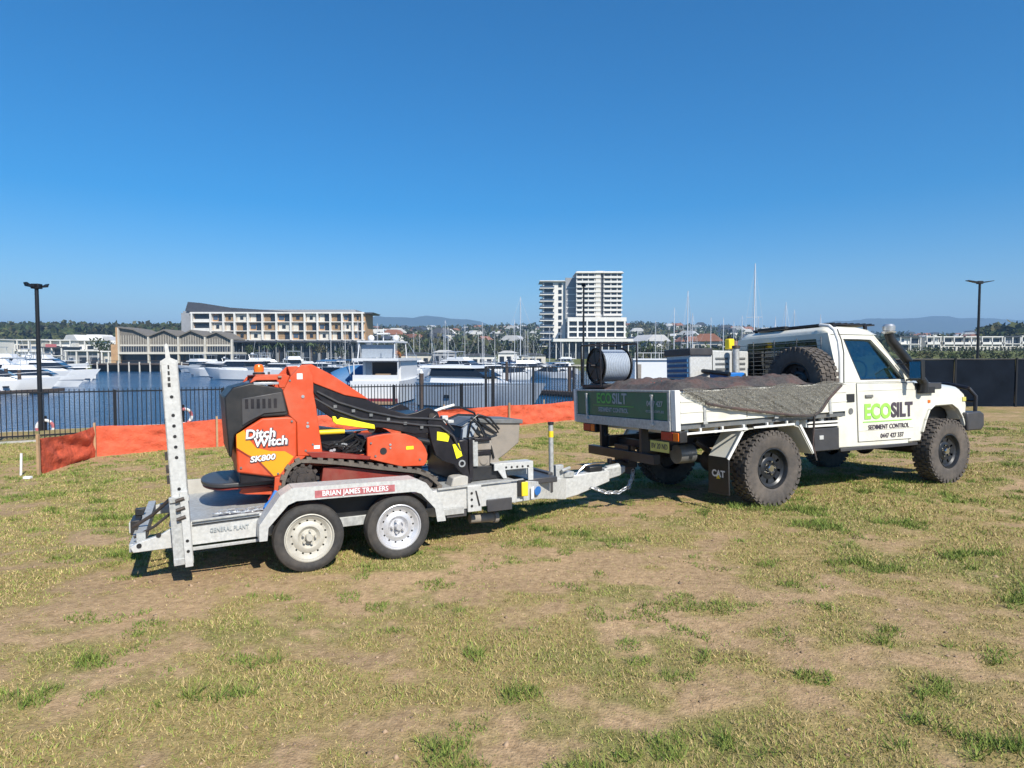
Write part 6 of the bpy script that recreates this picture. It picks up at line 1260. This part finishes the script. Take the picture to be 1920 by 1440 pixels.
BL = [('fly', 20, 722, 25, 1.0, 'white flybridge yacht nearest the left edge of the picture'), ('fly', 72, 726, 18, 0.8, 'white yacht crossing behind the left lamp post'), ('cruiser', 105, 715, 12, 1.25, 'white cruiser with pointed bow right of the left lamp post'),
      ('fly', 30, 703, 10, 1.25, 'large white yacht in the second row at far left'), ('fly', 95, 700, 8, 1.2, 'large white yacht in the back row at left'), ('cruiser', -10, 740, 30, 1.1, 'white cruiser cut by the left edge'), ('cruiser', 60, 708, 14, 1.1, 'white cruiser squeezed in the middle of the left yacht cluster'),
      ('cruiser', 395, 706, 165, 1.1, 'white cruiser at the left end of the middle row, right of the ramp'), ('fly', 425, 702, 170, 0.9, 'white flybridge boat second in the middle row'), ('cruiser', 440, 712, 160, 1.3, 'long low white cruiser in front of the middle row'),
      ('fly', 470, 700, 175, 1.0, 'white flybridge boat just above the orange beacon'), ('cruiser', 510, 704, 168, 1.0, 'white cruiser between the beacon and the boom link'), ('fly', 545, 698, 120, 1.1, 'tall white boat with wheelhouse above the loader tower'),
      ('cruiser', 590, 702, 165, 1.0, 'white cruiser right of the loader tower'), ('fly', 375, 698, 172, 0.9, 'small white yacht at the back beside the boathouse piles'), ('cruiser', 620, 697, 150, 1.1, 'white cruiser left of the large motor yacht stern'),
      ('runabout', 615, 716, 100, 1.6, 'blue canopied runabout over the loader boom'), ('runabout', 640, 722, 80, 1.7, 'second blue canopied runabout beside the maroon striped yacht'),
      ('cruiser', 765, 712, 60, 1.2, 'white cruiser half hidden right of the maroon striped yacht'), ('fly', 790, 698, 30, 0.9, 'white flybridge boat behind the hardtop cruiser'), ('cruiser', 900, 702, 170, 1.0, 'white cruiser above the start of the tall fence'),
      ('cruiser', 935, 706, 20, 0.9, 'white cruiser behind the first heavy fence post'), ('cruiser', 975, 700, 160, 1.1, 'white cruiser between the two heavy fence posts'), ('fly', 1010, 696, 20, 0.8, 'white flybridge boat below the tower wing'),
      ('cruiser', 1045, 702, 165, 1.0, 'white cruiser left of the hose reel'), ('runabout', 960, 712, 30, 1.4, 'blue canopied runabout behind the tall fence'), ('runabout', 1030, 710, 150, 1.4, 'blue canopied runabout close to the hose reel'),
      ('cruiser', 850, 697, 12, 1.0, 'white cruiser at the back behind the hardtop cruiser'), ('cruiser', 720, 697, 20, 1.1, 'white cruiser in the back row left of the orange tree'), ('fly', 665, 694, 160, 0.8, 'white boat at the back above the maroon striped yacht'),
      ('sail', 832, 698, 20, 0.86, 'sailing boat with slim mast left of the mid hills'), ('sail', 841, 694, 200, 0.95, 'sailing boat with second slim mast close behind the first'), ('sail', 907, 695, 15, 0.9, 'sailing boat with white mast halfway to the tower'), ('sail', 975, 704, 30, 1.25, 'sailing boat with tall dark mast left of the tower'),
      ('sail', 985, 694, 160, 0.9, 'sailing boat with shorter mast left of the tower'), ('sail', 1030, 696, 15, 0.9, 'sailing boat whose mast crosses the tower wing'), ('sail', 1052, 697, 170, 0.85, 'sailing boat whose mast crosses the left side of the podium'),
      ('sail', 1288, 726, 60, 0.95, 'sailing boat with mast right of the tower above the generator'), ('sail', 1298, 718, 100, 0.8, 'sailing boat with paler leaning mast beside the mast above the generator'), ('sail', 1413, 733, 75, 1.12, 'sailing boat with the thick tall white mast left of the cab'),
      ('sail', 1375, 705, 90, 0.85, 'sailing boat with short mast left of the thick tall mast'), ('sail', 1472, 716, 90, 0.95, 'sailing boat with mast over the rear of the cab roof'), ('sail', 1452, 712, 90, 0.75, 'sailing boat with low mast left of the cab roof rack'), ('sail', 1537, 712, 80, 0.85, 'sailing boat with mast above the middle of the cab roof'),
      ('sail', 1240, 700, 100, 0.7, 'sailing boat with small mast behind the white houseboat'), ('sail', 1252, 700, 60, 0.72, 'sailing boat with small twin mast behind the white houseboat')]
for (k_, p_, wy, yw, s_, lb) in BL: place(k_, p_, wy, yw, s_, lb)
rb = np.random.default_rng(5)
MASTS = 1; ORD = ['leftmost', 'second', 'third', 'fourth', 'fifth', 'sixth', 'seventh', 'eighth', 'ninth', 'tenth', 'eleventh', 'twelfth', 'thirteenth', 'fourteenth']
for (a0, a1, wy0, n_, kinds, where) in ((680, 1065, 704, 9, ('cruiser', 'fly', 'runabout'), 'in the middle row behind the tall fence'), (600, 1010, 693, 13, ('sail',), 'along the far quay'), (370, 600, 697, 7, ('fly', 'cruiser'), 'in the middle row above the loader'), (1185, 1500, 703, 10, ('sail',), 'behind the truck load'), (0, 140, 712, 5, ('cruiser', 'fly'), 'in the front row by the left lamp'), (365, 660, 692, 12, ('cruiser', 'fly', 'runabout'), 'in the far row before the hotel podium'), (690, 1070, 688, 14, ('cruiser', 'fly', 'cruiser', 'sail'), 'in the far row between motor yacht and tower'), (0, 130, 694, 6, ('fly', 'cruiser'), 'in the far row before the left houses'),
        (700, 1060, 699, 8, ('runabout', 'cruiser'), 'in the nearer row left of the hose reel')):
    for k in range(n_):
        p_ = a0+(a1-a0)*(k+0.5+rb.uniform(-0.25, 0.25))/n_; kd = kinds[k % len(kinds)]; nm_ = {'cruiser': 'low white cruiser', 'fly': 'white flybridge boat', 'sail': 'bare masted yacht', 'runabout': 'blue canopied runabout'}[kd]
        place(kd, p_, wy0+rb.uniform(-1.5, 2), rb.choice([15, 165, 200, 80, -30])+rb.uniform(-12, 12), rb.uniform(0.75, 1.1), '%s, %s from the left %s' % (nm_, ORD[k], where) if k else '%s, leftmost %s' % (nm_, where), 'boats '+where)
# motor yacht seen from astern
y = 63.0; my = empty('motor_yacht', (px(702, y), y, WL), 'white motor yacht seen from astern with maroon boot stripe', 'yacht', rz=R(84))
hl_ = hull_mb(14, 5.0, 2.3).build('hull', 'boat_white', my); MB().box(-0.04, 0.0, -2.32, 2.32, 0.15, 0.6).build('boot_stripe', 'boat_maroon', hl_); MB().box(-1.4, 0, -2.2, 2.2, 0.1, 0.3).build('swim_platform', 'boat_teak', hl_)
mb = MB().box(2.4, 9, -2.0, 2.0, 2.3, 4.3).build('saloon', 'boat_white', my); MB().box(2.36, 2.395, -1.6, 1.0, 2.6, 4.15).build('saloon_door', 'boat_glass', my); MB().box(2.36, 2.395, 1.08, 1.7, 2.6, 4.15).build('side_pane', 'boat_grey', my)
MB().box(0.2, 9.5, -2.35, 2.35, 4.3, 4.55).build('flybridge_deck', 'boat_white', my)
mb = MB()
for yy_ in (-2.25, 2.25): mb.tube([(0.5, yy_, 2.3), (0.4, yy_, 4.3)], 0.06, 6)
for yy_ in (-1.9, 1.9): mb.tube([(0.6, yy_, 4.5), (0.9, yy_*0.95, 6.2)], 0.06, 6).tube([(5.0, yy_, 4.5), (4.8, yy_*0.95, 6.2)], 0.06, 6)
mb.build('canopy_frame', 'boat_white', my); MB().box(0.6, 5.2, -1.95, 1.95, 6.15, 6.3).build('canopy', 'boat_white', my)
MB().box(1.2, 1.25, -1.7, 1.7, 4.6, 5.9).box(1.0, 1.2, -1.5, -0.4, 4.6, 5.2).build('clear_screen', 'boat_grey', my); MB().tube([(3, 0, 6.3), (3.1, 0, 7.6)], 0.05, 6).box(2.7, 3.4, -0.6, 0.6, 7.0, 7.15).ball((3, 1.3, 6.6), 0.35, 10, 6).ball((3, -1.3, 6.6), 0.35, 10, 6).build('radar_mast', 'boat_white', my)
MB().box(0.2, 0.25, -2.3, 2.3, 2.3, 2.9).build('cockpit_coaming', 'boat_white', my); MB().box(0.9, 1.6, -1.2, 0.2, 2.3, 3.0).build('cockpit_seat', 'boat_teak', my)
# cruiser under blue canvas
y = 66.0; bc_ = empty('covered_cruiser', (px(598, y), y+2, WL), 'cruiser under bright blue canvas left of the maroon striped yacht', 'motor boat', rz=R(28))
hull_mb(9.5, 3.4, 1.6).build('hull', 'boat_white', bc_); MB().grid(lambda u, v: (0.6+6.6*u, -1.5+3.0*v, 1.7+2.1*math.sin(math.pi*v)**0.6*math.sin(math.pi*(0.12+0.80*u))**0.5), 24, 16).build('canvas_cover', 'boat_blue', bc_, 0, 60); MB().tube([(2.5, 1.3, 1.7), (2.3, 1.1, 3.9), (2.3, -1.1, 3.9), (2.5, -1.3, 1.7)], 0.05, 6).build('arch', 'mast_grey', bc_)
# hardtop cruiser
y = 59.0; hc = empty('hardtop_cruiser', (px(795, y), y+3.5, WL), 'grey and white hardtop cruiser lying right of the maroon striped yacht', 'motor boat', rz=R(-33))
hh_ = hull_mb(12.5, 4.0, 1.9).build('hull', 'boat_grey', hc); MB().box(3.5, 4.1, -2.02, -1.98, 0.9, 1.2).build('port_light', 'boat_glass', hh_)
hull_mb(12.5, 4.05, 0.45, 0.0).map(lambda x, y, z: (x, y, z*1.0+1.85)).build('topsides', 'boat_white', hh_)
cabin(MB(), 1.5, 7.0, 1.7, 2.2, 2.9, 0.2, 2.0).build('coachroof', 'boat_white', hc); cabin(MB(), 1.4, 6.2, 1.62, 2.9, 3.65, 0.4, 1.6).build('window_band', 'boat_glass', hc); cabin(MB(), 0.4, 5.8, 1.65, 3.65, 3.9, 0.2, 0.7).build('hardtop', 'boat_white', hc)
MB().cyl((9.5, 0, 2.3), (9.4, 0, 4.4), 0.05, 6).box(9.2, 9.6, -0.2, 0.2, 4.3, 4.4).build('anchor_light', 'boat_navy', hc); MB().cyl((0, 1.2, 3.9), (-1.0, 1.6, 6.3), 0.025, 5).cyl((0, -1.2, 3.9), (-1.2, -1.6, 6.0), 0.025, 5).build('outrigger', 'alloy', hc)
# houseboat
y = 68.0; hbx = px(1190, y); hbt = empty('houseboat', (hbx, y, WL), 'white flat sided houseboat with roof railing seen over the tray', 'houseboat')
MB().box(-0.3, 5.4, -1, 4, -0.4, 1.2).build('pontoon_hull', 'boat_grey', hbt, 0.05); MB().box(0, 5.1, 0, 4, 1.2, 4.35).build('cabin', 'boat_white', hbt, 0.05); MB().box(0.25, 0.7, -0.03, 0.02, 1.3, 3.9).build('door', 'mud_beige', hbt)
mb = MB().box(-0.2, 5.3, -0.2, 4.2, 4.35, 4.5)
for k in range(7): mb.box(k*0.85, k*0.85+0.05, -0.1, -0.05, 4.5, 5.1)
mb.box(0, 5.15, -0.1, -0.05, 5.08, 5.13).build('roof_rail', 'boat_white', hbt)
# pontoon and piles
pt = empty('floating_pontoon', (0, 0, WL), 'dark floating pontoon seen through the tall fence', 'pontoon'); mb = MB().prism([(px(890, 88), 88), (px(1100, 72), 72), (px(1100, 72), 74.5), (px(890, 88), 90.5)], 0.25, 0.6, 2); mb.build('deck', 'timber_dark', pt); MB().prism([(px(890, 88), 88.3), (px(1100, 72), 72.3), (px(1100, 72), 74.2), (px(890, 88), 90.2)], -0.3, 0.25, 2).build('float', 'fence_black', pt)
pt2 = empty('floating_pontoon', (0, 0, WL), 'dark floating pontoon beside the left yacht cluster', 'pontoon'); MB().prism([(px(-40, 74), 74), (px(100, 82), 82), (px(100, 82), 84), (px(-40, 74), 76)], 0.2, 0.6, 2).build('deck', 'timber_dark', pt2)
pim = MB().cyl((0, 0, -1.5), (0, 0, 3.6), 0.2, 10).mesh('shaft', 'timber_dark'); pcm = MB().cyl((0, 0, 3.6), (0, 0, 4.0), 0.22, 10, 0.04).mesh('cap', 'boat_white')
for (p_, y, s_, lb) in ((11, 79, 0.9, 'mooring pile with white cap at the far left edge'), (36, 80, 0.85, 'second mooring pile with white cap left of the left lamp post'), (882, 62, 1.0, 'mooring pile beside the bow of the hardtop cruiser'), (790, 57, 0.9, 'mooring pile between the maroon striped yacht and the hardtop cruiser'), (1068, 76, 1.0, 'mooring pile left of the hose reel'), (950, 96, 1.1, 'mooring pile behind the tall fence'), (740, 110, 1.2, 'mooring pile behind the canopy of the maroon striped yacht'), (1172, 60, 1.15, 'brown mooring pile right of the hose reel')):
    t_ = empty('mooring_pile', (px(p_, y), y, WL), lb, 'mooring pile', 'mooring piles'); t_.scale = (1, 1, s_); inst('shaft', pim, t_); inst('cap', pcm, t_)
